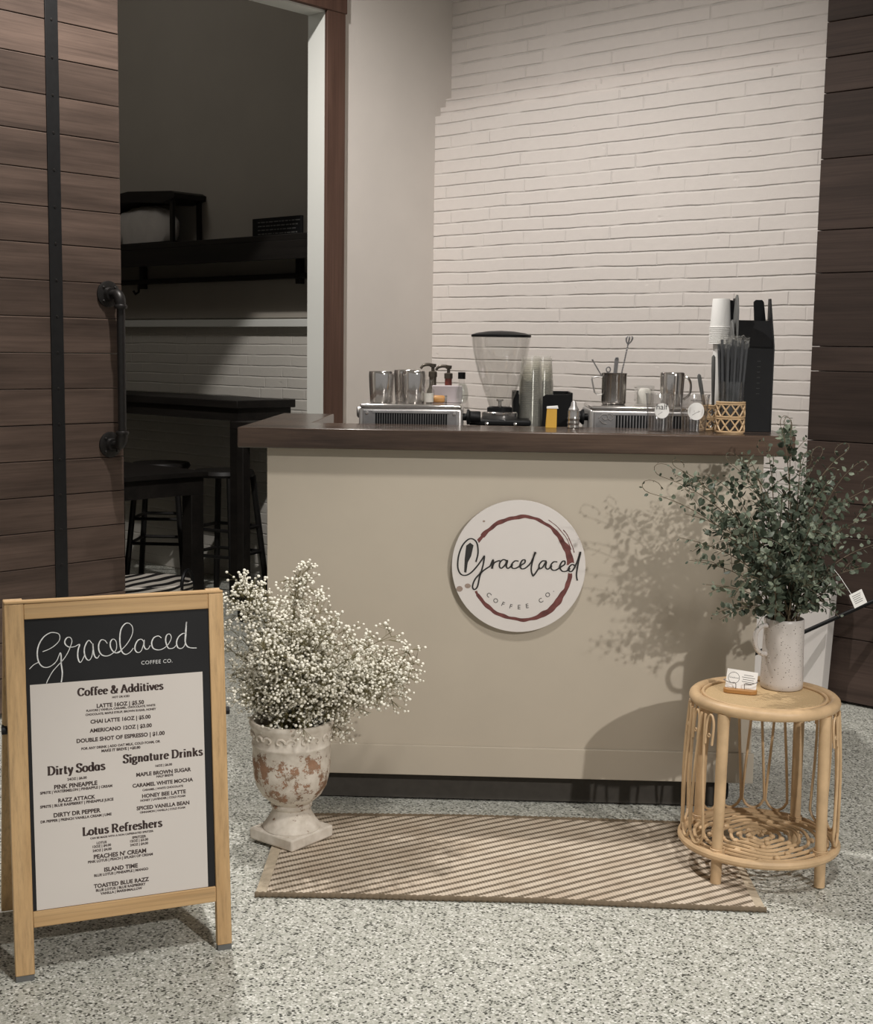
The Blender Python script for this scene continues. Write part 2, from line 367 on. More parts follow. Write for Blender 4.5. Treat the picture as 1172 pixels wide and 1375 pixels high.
MT = dict(
    floor=m_floor(), rug=m_rug(), urn=m_urn(), cane=m_cane(), zebra=m_zebra(),
    brick=m_brick('painted_brick', srgb(226, 218, 212), srgb(232, 227, 222)),
    brick_grey=m_brick('grey_painted_brick', srgb(208, 203, 194), srgb(244, 240, 232), 0.20, 0.0635, 0.6, 1.0),
    plaster=flat('warm_plaster', srgb(222, 215, 208), 0.75, 0, 0.03, 3, 0.02, 0.2),
    reveal=flat('white_jamb_paint', srgb(222, 222, 216), 0.6, 0, 0.02, 3, 0, 0.3),
    ceiling=flat('ceiling_paint', srgb(190, 185, 178), 0.9, 0, 0.03, 3),
    dark_wall=flat('grey_room_paint', srgb(165, 158, 148), 0.9, 0, 0.03, 3),
    barn=wood('barn_planks', srgb(60, 49, 43), srgb(112, 94, 84), 'Y', 1.0, 0.6, 0.22, 0.2, 0.25),
    barn2=wood('dark_barn_planks', srgb(58, 48, 43), srgb(88, 73, 66), 'X', 1.0, 0.6, 0.3, 0.2, 0.2),
    casing=wood('casing_timber', srgb(72, 52, 44), srgb(108, 82, 70), 'Z', 1.0, 0.6, 0.2, 0.2, 0.2),
    bar_top=wood('stained_bar_top', srgb(30, 24, 21), srgb(98, 79, 66), 'X', 1.3, 0.22, 0.2, 0.12, 0.5),
    bar_paint=flat('beige_bar_paint', srgb(184, 174, 158), 0.5, 0, 0.03, 4, 0.02, 0.35),
    iron=flat('black_iron', srgb(48, 46, 45), 0.42, 0.6, 0.15, 40, 0.05),
    strap=flat('black_strap', srgb(30, 30, 31), 0.5, 0.3, 0.15, 40),
    black=flat('black_plastic', srgb(24, 24, 25), 0.45, 0, 0.1, 30, 0, 0.2),
    dkwood=wood('black_stained_wood', srgb(18, 16, 15), srgb(40, 36, 33), 'X', 1.0, 0.5, 0.2, 0.1, 0.3),
    grey_plastic=flat('grey_plastic', srgb(96, 96, 94), 0.45, 0, 0.1, 30),
    steel=flat('brushed_steel', srgb(196, 193, 190), 0.34, 0.75, 0.06, 60),
    chrome=flat('polished_steel', srgb(214, 210, 206), 0.14, 0.9, 0.04, 40),
    steel2=flat('satin_steel', srgb(172, 168, 164), 0.22, 1.0, 0.06, 60),
    under_shade=flat('under_bar_shade_tone', srgb(74, 70, 65), 0.8, 0, 0.1, 30, 0, 0.2),  # dark tone that paints in the shade below the bar
    dksteel=flat('dark_steel', srgb(150, 148, 148), 0.4, 0.6, 0.08, 60),
    pine=wood('pine_frame', srgb(172, 136, 92), srgb(214, 180, 134), 'Z', 1.0, 0.5, 0.12, 0.06, 0.3),
    pine_h=wood('pine_rail', srgb(172, 136, 92), srgb(214, 180, 134), 'X', 1.0, 0.5, 0.12, 0.06, 0.3),
    rattan=flat('rattan_cane', srgb(198, 168, 130), 0.45, 0, 0.16, 14, 0.05, 0.4),
    chalkboard=flat('chalkboard', srgb(34, 34, 35), 0.6, 0, 0.15, 6, 0, 0.2),
    paper=flat('menu_paper', srgb(204, 197, 190), 0.7, 0, 0.015, 3, 0, 0.2),
    white=flat('white_paint', srgb(214, 208, 203), 0.5, 0, 0.02, 6, 0, 0.3),
    white_card=flat('white_card', srgb(238, 236, 232), 0.6, 0, 0.01, 6),
    ink=flat('brown_ink', srgb(58, 44, 40), 0.8, 0, 0.1, 10),
    ink2=flat('black_ink', srgb(42, 40, 38), 0.7, 0, 0.1, 10),
    chalk=flat('chalk', srgb(214, 214, 212), 0.95, 0, 0.2, 160),
    splash=flat('tan_splash', srgb(150, 132, 120), 0.7, 0, 0.2, 60),
    stain=flat('coffee_stain', srgb(104, 58, 54), 0.7, 0, 0.35, 45),
    ceramic=m_speck('speckled_glaze', srgb(204, 197, 191), srgb(104, 94, 88)),
    stem=flat('green_stem', srgb(104, 96, 62), 0.7, 0, 0.15, 20),
    euc_stem=flat('brown_stem', srgb(88, 76, 58), 0.7, 0, 0.15, 20),
    blossom=flat('white_blossom', srgb(244, 240, 226), 0.8, 0, 0.06, 60),
    honey=wood('honey_wood', srgb(150, 104, 56), srgb(196, 146, 88), 'X', 3.0, 0.45, 0.1, 0.05, 0.4),
    clear=m_clear('clear_plastic', (0.975, 0.975, 0.97), 0.55), clear2=m_clear('drink_cup_plastic', (0.95, 0.95, 0.95), 0.8, 0.03), cup_clear=m_haze('cup_plastic'),
    glass=m_clear('clear_glass', (0.95, 0.96, 0.95), 0.45),
    wrap=m_haze('cellophane'),
    straw=flat('black_straw', srgb(72, 73, 75), 0.35, 0, 0.1, 30),
    yellow=flat('yellow_carton', srgb(214, 166, 62), 0.5, 0, 0.05, 12),
    cream=flat('cream_powder', srgb(232, 228, 220), 0.85, 0, 0.04, 30),
    amber=flat('amber_syrup', srgb(120, 60, 52), 0.3, 0, 0.1, 12),
    pump=flat('bronze_pump', srgb(96, 88, 78), 0.35, 0.5, 0.1, 12),
    lavender=flat('pale_grey_card', srgb(186, 176, 178), 0.6, 0, 0.03, 10),
    sack=flat('white_sack', srgb(190, 184, 178), 0.9, 0, 0.1, 9, 0.2),
    jute=flat('jute_binding', srgb(186, 172, 150), 0.95, 0, 0.1, 60, 0.2),
    jute_dark=flat('dark_jute_cord', srgb(112, 98, 80), 0.95, 0, 0.1, 60, 0.2),
    soil=flat('dark_moss', srgb(40, 36, 28), 0.95, 0, 0.3, 40),
)
def m_leaf():
    k = N('eucalyptus_leaf'); geo = k.n('ShaderNodeNewGeometry')
    c = k.ramp(geo.outputs['Random Per Island'], [(0, srgb(58, 68, 55)), (0.5, srgb(82, 91, 76)), (1, srgb(120, 128, 110))])
    k.set(c, 0.5, 0, 0.35); return k.m
MT['leaf'] = m_leaf()
# ------------------------------------------------------------------ the setting (room frame: origin at the corner)
def room(mb, name, mat, **kw):
    return struct(mb.build(name, mat, loc=CN, rotz=-YA, **kw))
b = MB(); b.box(-4.2, 9.5, -11, 0.6, -0.12, 0); room(b, 'floor', MT['floor'], smooth=False)
b = MB(); b.box(-0.1, 9.5, -9.5, 0.6, 4.5, 4.6); room(b, 'ceiling', MT['ceiling'], smooth=False)
# plaster wall with the tall doorway
DJ0, DJ1, DH, WT = -3.0, -0.78, 3.03, 0.10
b = MB(); b.box(-WT, 0, DJ1, 0.3, 0, 4.5); b.box(-WT, 0, DJ0, DJ1, DH, 4.5); b.box(-WT, 0, -9.5, DJ0, 0, 4.5)
room(b, 'wall_left', MT['plaster'], smooth=False)
b = MB(); b.box(-WT - 0.004, 0.012, DJ1 - 0.012, DJ1 + 0.002, 0, DH); b.box(-WT - 0.004, 0.012, DJ0, DJ1, DH - 0.012, DH + 0.002)
room(b, 'trim_3', MT['reveal'], smooth=False)
# timber casing round the doorway
b = MB(); b.box(0.0, 0.03, -0.79, -0.672, 0, DH); room(b, 'trim_1', MT['casing'], bevel=0.003)
b = MB(); b.box(0.0, 0.034, -3.1, -0.665, DH - 0.004, DH + 0.2); room(b, 'trim_2', MT['casing'], bevel=0.003)
b = MB(); b.box(0.0, 0.012, -0.67, -0.648, 0, DH); room(b, 'trim_4', MT['plaster'], bevel=0.003)
# painted brick wall, stepping back near the top
b = MB(); prof = [(0, 0), (0, 2.645), (0.04, 2.645), (0.04, 2.695), (0.08, 2.695), (0.08, 2.745), (0.12, 2.745), (0.12, 4.5), (0.3, 4.5), (0.3, 0)]
b.prism(prof, 0.0, 9.5, lambda u, v, a: (a, u, v)); room(b, 'wall_back', MT['brick'], smooth=False)
# next room through the doorway
b = MB(); b.box(-4.2, -WT, 0, 0.3, 0, 4.5); room(b, 'wall_back_2', MT['brick_grey'], smooth=False)
b = MB(); b.box(-4.2, -WT, -0.055, 0, 1.565, 1.61); room(b, 'trim_5', MT['reveal'], bevel=0.004)
b = MB(); b.box(-4.2, -WT, -0.02, 0, 1.62, 4.4); room(b, 'wall_far', MT['dark_wall'], smooth=False)
b = MB(); b.box(-4.3, -4.2, -5, 0.3, 0, 4.5); room(b, 'wall_side', MT['dark_wall'], smooth=False)
b = MB(); b.box(-4.2, -WT, -5.1, -5, 0, 4.5); room(b, 'wall_near', MT['dark_wall'], smooth=False)
b = MB(); b.box(-4.2, -WT, -5, 0.3, 4.4, 4.5); room(b, 'ceiling_2', MT['ceiling'], smooth=False)

# sliding plank doors
door_left = bpy.data.objects.new('door_1', None); COL.objects.link(door_left); door_left.location = W(0.175, -2.72, 0); door_left.rotation_euler = (0, 0, -YA); struct(door_left)
door_left['label'] = 'brown plank sliding door with black strap and pipe handle, left of the dark doorway'
b = MB(); z = 0.02; k = 0
zs = [0.02] + [0.853 - 0.139 * i for i in range(5, 0, -1)] + [0.853 + 0.139 * i for i in range(0, 18)]
for z0, z1 in zip(zs[:-1], zs[1:]): b.box(-0.025, 0.025, -0.68, 0.65, z0 + 0.0012, z1 - 0.0012)
b.build('planks', MT['barn'], door_left, bevel=0.0025)
b = MB(); b.box(0.025, 0.031, 0.322, 0.377, 0.02, 3.2); st = b.build('strap', MT['strap'], door_left, bevel=0.001)
b = MB()
for i in range(22): b.ball((0.031, 0.349, 0.16 + 0.139 * i), 0.006, 8, 4, (0.5, 1, 1))
b.build('rivet_row', MT['iron'], st)
hd = None
b = MB(); hx, hy, hz0, hz1 = 0.095, 0.585, 1.043, 1.646
b.tube([(hx, hy + 0.012, hz0 + 0.03), (hx, hy + 0.012, hz1 - 0.03)], 0.0165, 14); hd = b.build('handle', MT['iron'], door_left)
for zc, sg in ((hz0, 1), (hz1, -1)):
    q = MB(); mt = Matrix.Translation((0.025, hy, zc)) @ Matrix.Rotation(R(90), 4, 'Y')
    q.lathe([(0.0, 0), (0.052, 0), (0.052, 0.007), (0.045, 0.010), (0.028, 0.012), (0.024, 0.026), (0.0, 0.026)], 28, mtx=mt)
    for a in range(4):
        q.ball((0.035, hy + 0.038 * math.cos(R(45 + 90 * a)), zc + 0.038 * math.sin(R(45 + 90 * a))), 0.006, 8, 4)
    q.build('flange', MT['iron'], hd)
    q = MB(); pth = [(0.03, hy, zc), (hx - 0.03, hy + 0.006, zc)] + [(hx - 0.03 + 0.03 * math.sin(R(a)), hy + 0.01, zc + sg * 0.03 * (1 - math.cos(R(a)))) for a in (15, 35, 55, 75, 90)] + [(hx, hy + 0.012, zc + sg * 0.05)]
    q.tube(pth, [0.0165, 0.0165] + [0.022] * 5 + [0.022], 14)
    q.lathe([(0.024, -0.008), (0.0265, -0.004), (0.0265, 0.004), (0.024, 0.008)], 18, c=(hx, hy + 0.012, zc + sg * 0.05))
    q.build('elbow', MT['iron'], hd)

door_right = bpy.data.objects.new('door_2', None); COL.objects.link(door_right); door_right.location = W(3.0, -0.035, 0); door_right.rotation_euler = (0, 0, -YA); struct(door_right)
door_right['label'] = 'dark brown plank sliding door at the right of the white brick wall'
b = MB(); zs = [0.012, 0.28, 0.42, 0.70, 0.84, 1.092, 1.38, 1.481, 1.78, 1.953, 2.239, 2.50, 2.64, 2.78, 3.0, 3.2]
for z0, z1 in zip(zs[:-1], zs[1:]): b.box(-0.80, 1.1, -0.025, 0.025, z0 + 0.0015, z1 - 0.0015)
b.build('planks', MT['barn2'], door_right, bevel=0.0025)

# low white panel and a black rod by the right door
p = thing('leaning_board', 'smooth white board standing on the floor behind the rattan table, against the dark door', 'board', W(2.06, -0.13, 0), -YA)
b = MB(); b.prism([(-0.36, 0), (0.305, 0), (0.33, 0.52), (-0.36, 0.52)], -0.03, 0.03, lambda u, v, a: (u, a, v)); b.build('face', MT['white'], p, bevel=0.003)
b = MB(); b.box(-0.3, 0.25, 0.03, 0.045, 0.06, 0.12); b.build('batten', MT['white'], p)
pa, pb = W(1.80, -0.42, 0.0), W(2.66, -0.074, 0.53)
rd = thing('black_rod', 'thin black rod slanting across the white board behind the pitcher', 'rod', pa, 0)
d = pb - pa; b = MB(); b.tube([(0, 0, 0.008), d * 0.5, d], 0.0085, 10); b.build('shaft', MT['black'], rd)
b = MB(); b.tube([(0, 0, 0.002), d * 0.03], 0.012, 10); b.build('end_cap', MT['grey_plastic'], rd)

# ------------------------------------------------------------------ dark room furniture (room frame)
def RT(name, label, cat, x, y, z, group=None, dr=0): return thing(name, label, cat, W(x, y, z), -YA + dr, group)
t = RT('wall_shelf', 'long black wall shelf high up in the dark room', 'shelf', -1.9, -0.15, 1.93)
b = MB(); b.box(-1.4, 1.45, -0.15, 0.125, 0.10, 0.135); b.build('board', MT['dkwood'], t, bevel=0.003)
b = MB(); b.box(-1.4, 1.45, -0.155, -0.125, 0.0, 0.10); b.build('fascia', MT['dkwood'], t, bevel=0.002)
for x in (-1.2, -0.62, 0.9):
    b = MB(); b.box(x - 0.02, x + 0.02, -0.12, 0.125, 0.06, 0.10); b.box(x - 0.02, x + 0.02, 0.09, 0.125, -0.12, 0.06); b.build('bracket', MT['iron'], t, bevel=0.002)
t = RT('hanging_rail', 'black rail with a hook mounted under the dark shelf', 'rail', -1.9, -0.06, 1.84)
b = MB(); b.box(-1.4, 1.45, -0.03, 0.055, 0, 0.028); b.build('bar', MT['dkwood'], t, bevel=0.002)
b = MB(); b.tube([(-0.62, -0.02, 0.0), (-0.62, -0.02, -0.05), (-0.62, -0.045, -0.065), (-0.62, -0.06, -0.045)], 0.008, 8); b.build('hook', MT['iron'], t)
t = RT('wooden_crate', 'dark open crate with a peaked top rail on the high shelf', 'crate', -2.32, -0.14, 2.065)
b = MB(); b.box(-0.46, 0.40, -0.11, 0.11, 0, 0.015); b.build('base', MT['dkwood'], t)
for x in (-0.46, 0.37):
    for y in (-0.11, 0.09): b = MB(); b.box(x, x + 0.03, y, y + 0.02, 0.015, 0.28); b.build('post', MT['dkwood'], t, bevel=0.001)
b = MB(); b.prism([(-0.48, 0.25), (-0.48, 0.30), (-0.05, 0.335), (0.40, 0.31), (0.435, 0.295), (0.43, 0.265), (0.30, 0.245), (-0.02, 0.27)], -0.12, 0.12, lambda u, v, a: (u, a, v)); b.build('top_rail', MT['dkwood'], t, bevel=0.003)
t = RT('white_sack', 'pale lumpy sack inside the dark crate on the high shelf', 'sack', -2.36, -0.14, 2.08)
b = MB(); b.lathe([(0.0, 0.0), (0.30, 0.0), (0.34, 0.06), (0.335, 0.13), (0.27, 0.20), (0.12, 0.228), (0.0, 0.232)], 26, mtx=Matrix.Diagonal((1, 0.26, 1, 1)))
random.seed(4); b.v = [(x + random.uniform(-.012, .012), y + random.uniform(-.008, .008), z + (random.uniform(-.015, .010) if z > 0.01 else 0)) for x, y, z in b.v]
b.build('fabric', MT['sack'], t, angle=80)
t = RT('letter_board', 'small black letter board on the high shelf by the door jamb', 'sign', -1.08, -0.16, 2.065)
b = MB(); b.box(-0.20, 0.22, 0.0, 0.02, 0, 0.115); b.build('board', MT['black'], t, bevel=0.002)
b = MB(); random.seed(9)
for r in range(4):
    x = -0.15
    while x < 0.18:
        w = random.uniform(0.012, 0.04); b.box(x, x + w, -0.0015, 0.0, 0.022 + r * 0.022, 0.028 + r * 0.022); x += w + 0.008
b.build('letter_rows', MT['grey_plastic'], t)
def dark_table(name, label, x0, x1, y0, y1, h, th, apron, leg):
    cx, cy = (x0 + x1) / 2, (y0 + y1) / 2; t = RT(name, label, 'table', cx, cy, 0); hx, hy = (x1 - x0) / 2, (y1 - y0) / 2
    b = MB(); b.box(-hx, hx, -hy, hy, h - th, h); b.build('tabletop', MT['dkwood'], t, bevel=0.004)
    b = MB(); i = 0.02; b.box(-hx + i, hx - i, -hy + i, -hy + i + 0.02, h - th - apron, h - th); b.box(-hx + i, hx - i, hy - i - 0.02, hy - i, h - th - apron, h - th)
    b.box(-hx + i, -hx + i + 0.02, -hy + i + 0.02, hy - i - 0.02, h - th - apron, h - th); b.box(hx - i - 0.02, hx - i, -hy + i + 0.02, hy - i - 0.02, h - th - apron, h - th)
    b.build('apron', MT['dkwood'], t)
    for sx in (-1, 1):
        for sy in (-1, 1):
            b = MB(); ax = sx * (hx - i - leg / 2); ay = sy * (hy - i - leg / 2); b.box(ax - leg / 2, ax + leg / 2, ay - leg / 2, ay + leg / 2, 0, h - th - apron); b.build('leg', MT['dkwood'], t, bevel=0.003)
    return t
dark_table('bar_table', 'long black bar table along the brick wall of the dark room', -3.2, -0.98, -0.52, -0.09, 1.15, 0.045, 0.07, 0.07)
dark_table('high_table', 'small black high table just behind the door jamb', -0.66, -0.14, -0.82, -0.14, 1.06, 0.04, 0.05, 0.05)
dark_table('low_table', 'black lower table with deep apron inside the doorway', -2.05, -1.16, -2.35, -0.58, 0.75, 0.03, 0.10, 0.085)
def stool(label, x, y, dr):
    t = RT('bar_stool', label, 'stool', x, y, 0, None, dr)
    b = MB(); b.lathe([(0, 0.70), (0.17, 0.70), (0.18, 0.715), (0.17, 0.735), (0, 0.74)], 24); b.build('seat', MT['dkwood'], t)
    cs = [(sx * 0.12, sy * 0.12) for sx, sy in ((1, 1), (-1, 1), (-1, -1), (1, -1))]
    for px, py in cs: b = MB(); b.tube([(px, py, 0.70), (px * 1.5, py * 1.5, 0.0)], 0.018, 8); b.build('leg', MT['iron'], t)
    b = MB()
    for zz in (0.25, 0.40):
        f = 1 + 0.5 * (0.7 - zz) / 0.7; pts = [(px * f, py * f, zz) for px, py in cs]
        for i in range(4): b.tube([pts[i], pts[(i + 1) % 4]], 0.010, 8)
    b.build('rungs', MT['iron'], t)
stool('black backless stool under the bar table, nearer the door jamb', -1.30, -0.36, 0.3)
stool('black backless stool under the bar table, deeper in the dark room', -1.95, -0.33, 0.7)
t = RT('striped_basket', 'black and white zebra striped basket in front of the low black table', 'basket', -0.83, -1.22, 0, None, 0.5)
b = MB(); b.lathe([(0.0, 0), (0.17, 0), (0.20, 0.02), (0.225, 0.24), (0.215, 0.245), (0.19, 0.03), (0.0, 0.025)], 30); b.build('body', MT['zebra'], t)
for s in (-1, 1):
    b = MB(); b.tube([(0.21 * s, 0.07 * math.cos(R(a)), 0.22 + 0.09 * math.sin(R(a))) for a in range(0, 181, 20)], 0.010, 8); b.build('handle', MT['black'], t)

# ------------------------------------------------------------------ the coffee bar (bar frame)
BO = (0.1, 4.3)
bar = thing('coffee_bar', 'beige coffee bar with a thick dark stained wooden top', 'counter', B(*BO, 0), -YC)
def bb(mb, x0, x1, y0, y1, z0, z1): return mb.box(x0 - BO[0], x1 - BO[0], y0 - BO[1], y1 - BO[1], z0, z1)
b = MB(); b.prism([(-0.752 - BO[0], 4.05 - BO[1]), (0.938 - BO[0], 4.05 - BO[1]), (0.938 - BO[0], 4.37 - BO[1]), (-0.562 - BO[0], 4.37 - BO[1]), (-0.562 - BO[0], 4.99 - BO[1]), (-0.752 - BO[0], 4.99 - BO[1])], 1.138, 1.2, lambda u, v, a: (u, v, a))
b.build('bar_top', MT['bar_top'], bar, bevel=0.004)
b = MB(); bb(b, -0.672, 0.860, 4.12, 4.142, 0.10, 1.138); b.build('front_panel', MT['bar_paint'], bar, bevel=0.002)
b = MB(); bb(b, -0.676, 0.868, 4.111, 4.12, 0.10, 0.197); b.build('baseboard', MT['bar_paint'], bar, bevel=0.002)
for x0, x1, y1 in ((-0.672, -0.650, 4.96), (0.838, 0.860, 4.40)):
    b = MB(); bb(b, x0, x1, 4.142, y1, 0.10, 1.138); b.build('side_panel', MT['bar_paint'], bar, bevel=0.002)
b = MB(); bb(b, -0.650, 0.838, 4.40, 4.98, 0.965, 1.0); b.build('work_shelf', MT['dkwood'], bar, bevel=0.003)
b = MB(); bb(b, -0.650, 0.838, 4.142, 4.96, 0.10, 0.118); b.build('bottom_board', MT['dkwood'], bar)
for x in (-0.60, 0.80):
    b = MB(); bb(b, x - 0.03, x + 0.03, 4.90, 4.96, 0.118, 0.965); b.build('rear_post', MT['bar_paint'], bar, bevel=0.003)
b = MB(); bb(b, -0.655, 0.775, 4.165, 4.18, 0.008, 0.10); b.build('under_bar_shade', MT['under_shade'], bar)  # dark strip added to stand for the shade under the bar
for x, y in ((-0.58, 4.25), (0.80, 4.25), (-0.58, 4.88), (0.80, 4.88)):
    b = MB(); b.lathe([(0.0, -0.013), (0.034, -0.013), (0.039, -0.009), (0.039, 0.009), (0.034, 0.013), (0, 0.013)], 20, mtx=Matrix.Translation((x - BO[0], y - BO[1], 0.039)) @ Matrix.Rotation(R(90), 4, 'Y'))
    b.box(x - BO[0] - 0.022, x - BO[0] + 0.022, y - BO[1] - 0.02, y - BO[1] + 0.02, 0.079, 0.1)
    b.build('caster', MT['black'], bar)

# round shop sign
SX, SZ, SR = 0.115, 0.780, 0.207
sg = thing('round_sign', 'round white sign with coffee ring and shop lettering on the bar front', 'sign', B(SX, 4.12, SZ), -YC)
b = MB(); b.lathe([(0, 0.012), (SR - 0.001, 0.012), (SR, 0.013), (SR, 0.024), (SR - 0.001, 0.025), (0, 0.025)], 72, mtx=Matrix.Rotation(R(90), 4, 'X')); b.build('disc', MT['white'], sg)
b = MB(); b.lathe([(0, 0), (0.09, 0), (0.09, 0.0118), (0, 0.0118)], 36, mtx=Matrix.Rotation(R(90), 4, 'X')); b.build('mount', MT['white'], sg)
KU = 0.207 / 415
def fs(dep): return lambda u, v: ((u - 565) * KU, -0.025 - dep, -(v - 580) * KU)
random.seed(21); b = MB()
RC = (580, 592)
def ring(a0, a1, wf, r0=305, jit=3.0, n=120):
    pts = []; ph = [random.uniform(0, 6.28) for _ in range(4)]
    for i in range(n + 1):
        a = R(a0 + (a1 - a0) * i / n); r = r0 + jit * (math.sin(5 * a + ph[0]) + 0.6 * math.sin(11 * a + ph[1]) + 0.5 * math.sin(23 * a + ph[2])) + 18 * abs(math.sin(a)) ** 2
        pts.append((RC[0] + r * math.cos(a), RC[1] - r * math.sin(a)))
    b.ribbon(pts, lambda dx, dy, t: max(2, wf(t) * (1 + 0.10 * math.sin(13 * t + ph[3]) + 0.10 * math.sin(31 * t * (1 + 0.3 * t)) + 0.07 * math.sin(83 * t))), fs(0.0004))
ring(150, 5, lambda t: 34 - 14 * math.sin(t * 3.1) + 14 * max(0, t - 0.6) * 2 if t > 0.06 else 20)
ring(-4, -152, lambda t: 22 + 22 * max(0, math.sin(t * 6 + 0.2)) * (0.5 + t * 0.6) if t < 0.97 else 14)
ring(62, 22, lambda t: 4, 332, 2); ring(44, 18, lambda t: 5, 345, 2)
b.build('coffee_ring', MT['stain'], sg, smooth=False)
b = MB(); b.prism([(238, 455), (262, 436), (284, 452), (270, 520), (250, 560), (242, 625), (228, 622), (230, 540)], 0, 0.0002, lambda u, v, a: fs(0.0004 + a)(u, v)); b.build('ink_blot', MT['ink2'], sg, smooth=False)
b = MB()
for cx, cy, rx, ry in ((252, 708, 19, 15), (201, 728, 20, 18), (345, 300, 8, 6)):
    b = MB()
    b.prism([(cx + rx * math.cos(R(20 * i)) * (1 + 0.08 * math.sin(3 * i)), cy + ry * math.sin(R(20 * i))) for i in range(18)], 0, 0.0002, lambda u, v, a: fs(0.0004 + a)(u, v))
    b.build('splash', MT['splash'], sg, smooth=False)
LG = [
 [(300,556),(312,500),(305,440),(280,413),(250,416),(215,455),(192,520),(188,590),(205,632),(235,642),(270,625),(310,580),(345,528),(352,522),(345,575),(325,650),(312,712),(292,730),(282,708),(300,660),(345,612),(390,580)],
 [(390,580),(402,548),(408,545),(400,596),(412,562),(440,546),(450,548)],
 [(492,545),(470,538),(450,556),(447,582),(460,592),(482,570),(495,542),(490,580),(502,592),(530,566)],
 [(565,546),(542,545),(522,568),(528,590),(550,590),(575,574)],
 [(575,574),(602,556),(604,538),(588,540),(575,566),(582,592),(608,588),(640,555),(660,510),(668,486),(655,525),(644,590),(652,630),(662,632),(692,585)],
 [(738,542),(712,542),(692,568),(698,590),(715,580),(736,545),(733,580),(748,592),(772,568)],
 [(805,546),(782,546),(765,568),(772,594),(795,598),(822,580)],
 [(822,580),(850,560),(850,540),(834,544),(820,575),(835,602),(862,602),(885,582)],
 [(912,566),(895,560),(876,582),(882,604),(900,598),(922,555),(940,500),(946,482),(934,550),(925,620),(931,660)]]
b = MB(); halo = MB()
for st_ in LG:
    pts = spline(st_, 6); b.ribbon(pts, lambda dx, dy, t: 7.5 + 3.0 * abs(dy), fs(0.0010)); halo.ribbon(pts, lambda dx, dy, t: 22, fs(0.0007))
halo.build('lettering_outline', MT['white'], sg, smooth=False)
b.build('script_lettering', MT['ink2'], sg, smooth=False)
b = MB()
for ch, x, y in (('C', 385, 762), ('O', 428, 797), ('F', 475, 818), ('F', 524, 832), ('E', 575, 835), ('E', 625, 826), (None, 0, 0), ('C', 708, 790), ('O', 750, 753), ('.', 785, 730)):
    if ch is None: b.build('small_lettering', MT['ink2'], sg, smooth=False); b = MB(); continue
    f0 = fs(0.0007); ux, uy = 580 - x, 575 - y; q = math.hypot(ux, uy); ux /= q; uy /= q
    fn = lambda u, v, x=x, y=y, ux=ux, uy=uy, f0=f0: f0(x - u * uy + v * ux, y + u * ux + v * uy)
    text_into(b, ch, fn, 0, -14 if ch != '.' else -4, size=40)
b.build('small_lettering', MT['ink2'], sg, smooth=False)
# ------------------------------------------------------------------ rug
fl = [(-0.465, 3.384), (-0.25, 3.385), (0.0, 3.378), (0.3, 3.372), (0.6, 3.350), (0.874, 3.334)]
bk = [(-0.462, 3.985), (-0.25, 3.993), (0.1, 3.997), (0.45, 3.985), (0.895, 3.955)]
rg = thing('jute_rug', 'long beige jute rug with dark diagonal twill stripes before the bar', 'rug', (0.2, 3.68, 0))
def lerp_line(L, t):
    x = L[0][0] + (L[-1][0] - L[0][0]) * t
    for (xa, ya), (xb, yb) in zip(L[:-1], L[1:]):
        if x <= xb + 1e-6: return x, ya + (yb - ya) * (x - xa) / (xb - xa)
    return L[-1]
def rug_pt(s, t): 
    a = lerp_line(fl, s); c = lerp_line(bk, s); return a[0] + (c[0] - a[0]) * t - 0.2, a[1] + (c[1] - a[1]) * t - 3.68
def rug_slab(name, s0, s1, mat, h):
    b = MB(); n = 48; m = 14
    for k in range(n + 1):
        for j in range(m + 1):
            x, y = rug_pt(s0 + (s1 - s0) * k / n, j / m); b.v.append((x, y, h + 0.0015 * math.sin(9 * x + 2) * math.sin(7 * y)))
    for k in range(n):
        for j in range(m): q = k * (m + 1) + j; b.f.append((q, q + m + 1, q + m + 2, q + 1))
    o = len(b.v); per = [k * (m + 1) for k in range(n + 1)] + [n * (m + 1) + j for j in range(1, m + 1)] + [k * (m + 1) + m for k in range(n - 1, -1, -1)] + [j for j in range(m - 1, 0, -1)]
    for q in per: b.v.append((b.v[q][0], b.v[q][1], 0.0))
    for i in range(len(per)): b.f.append((per[i], per[(i + 1) % len(per)], o + (i + 1) % len(per), o + i))
    b.f.append(tuple(o + i for i in range(len(per))))
    return b.build(name, mat, rg)
rug_slab('weave', 0.022, 0.982, MT['rug'], 0.009)
rug_slab('end_binding', 0.0, 0.0215, MT['jute'], 0.008); rug_slab('end_binding', 0.9825, 1.0, MT['jute'], 0.008)
for t_ in (-0.004, 1.004):
    b = MB(); pts = []
    for i in range(241):
        x, y = rug_pt(i / 240, t_); pts.append((x, y, 0.007))
    b.tube(pts, [0.0075 + 0.0015 * math.sin(i * 2.1) for i in range(241)], 8); b.build('edge_cord', MT['jute_dark'], rg)
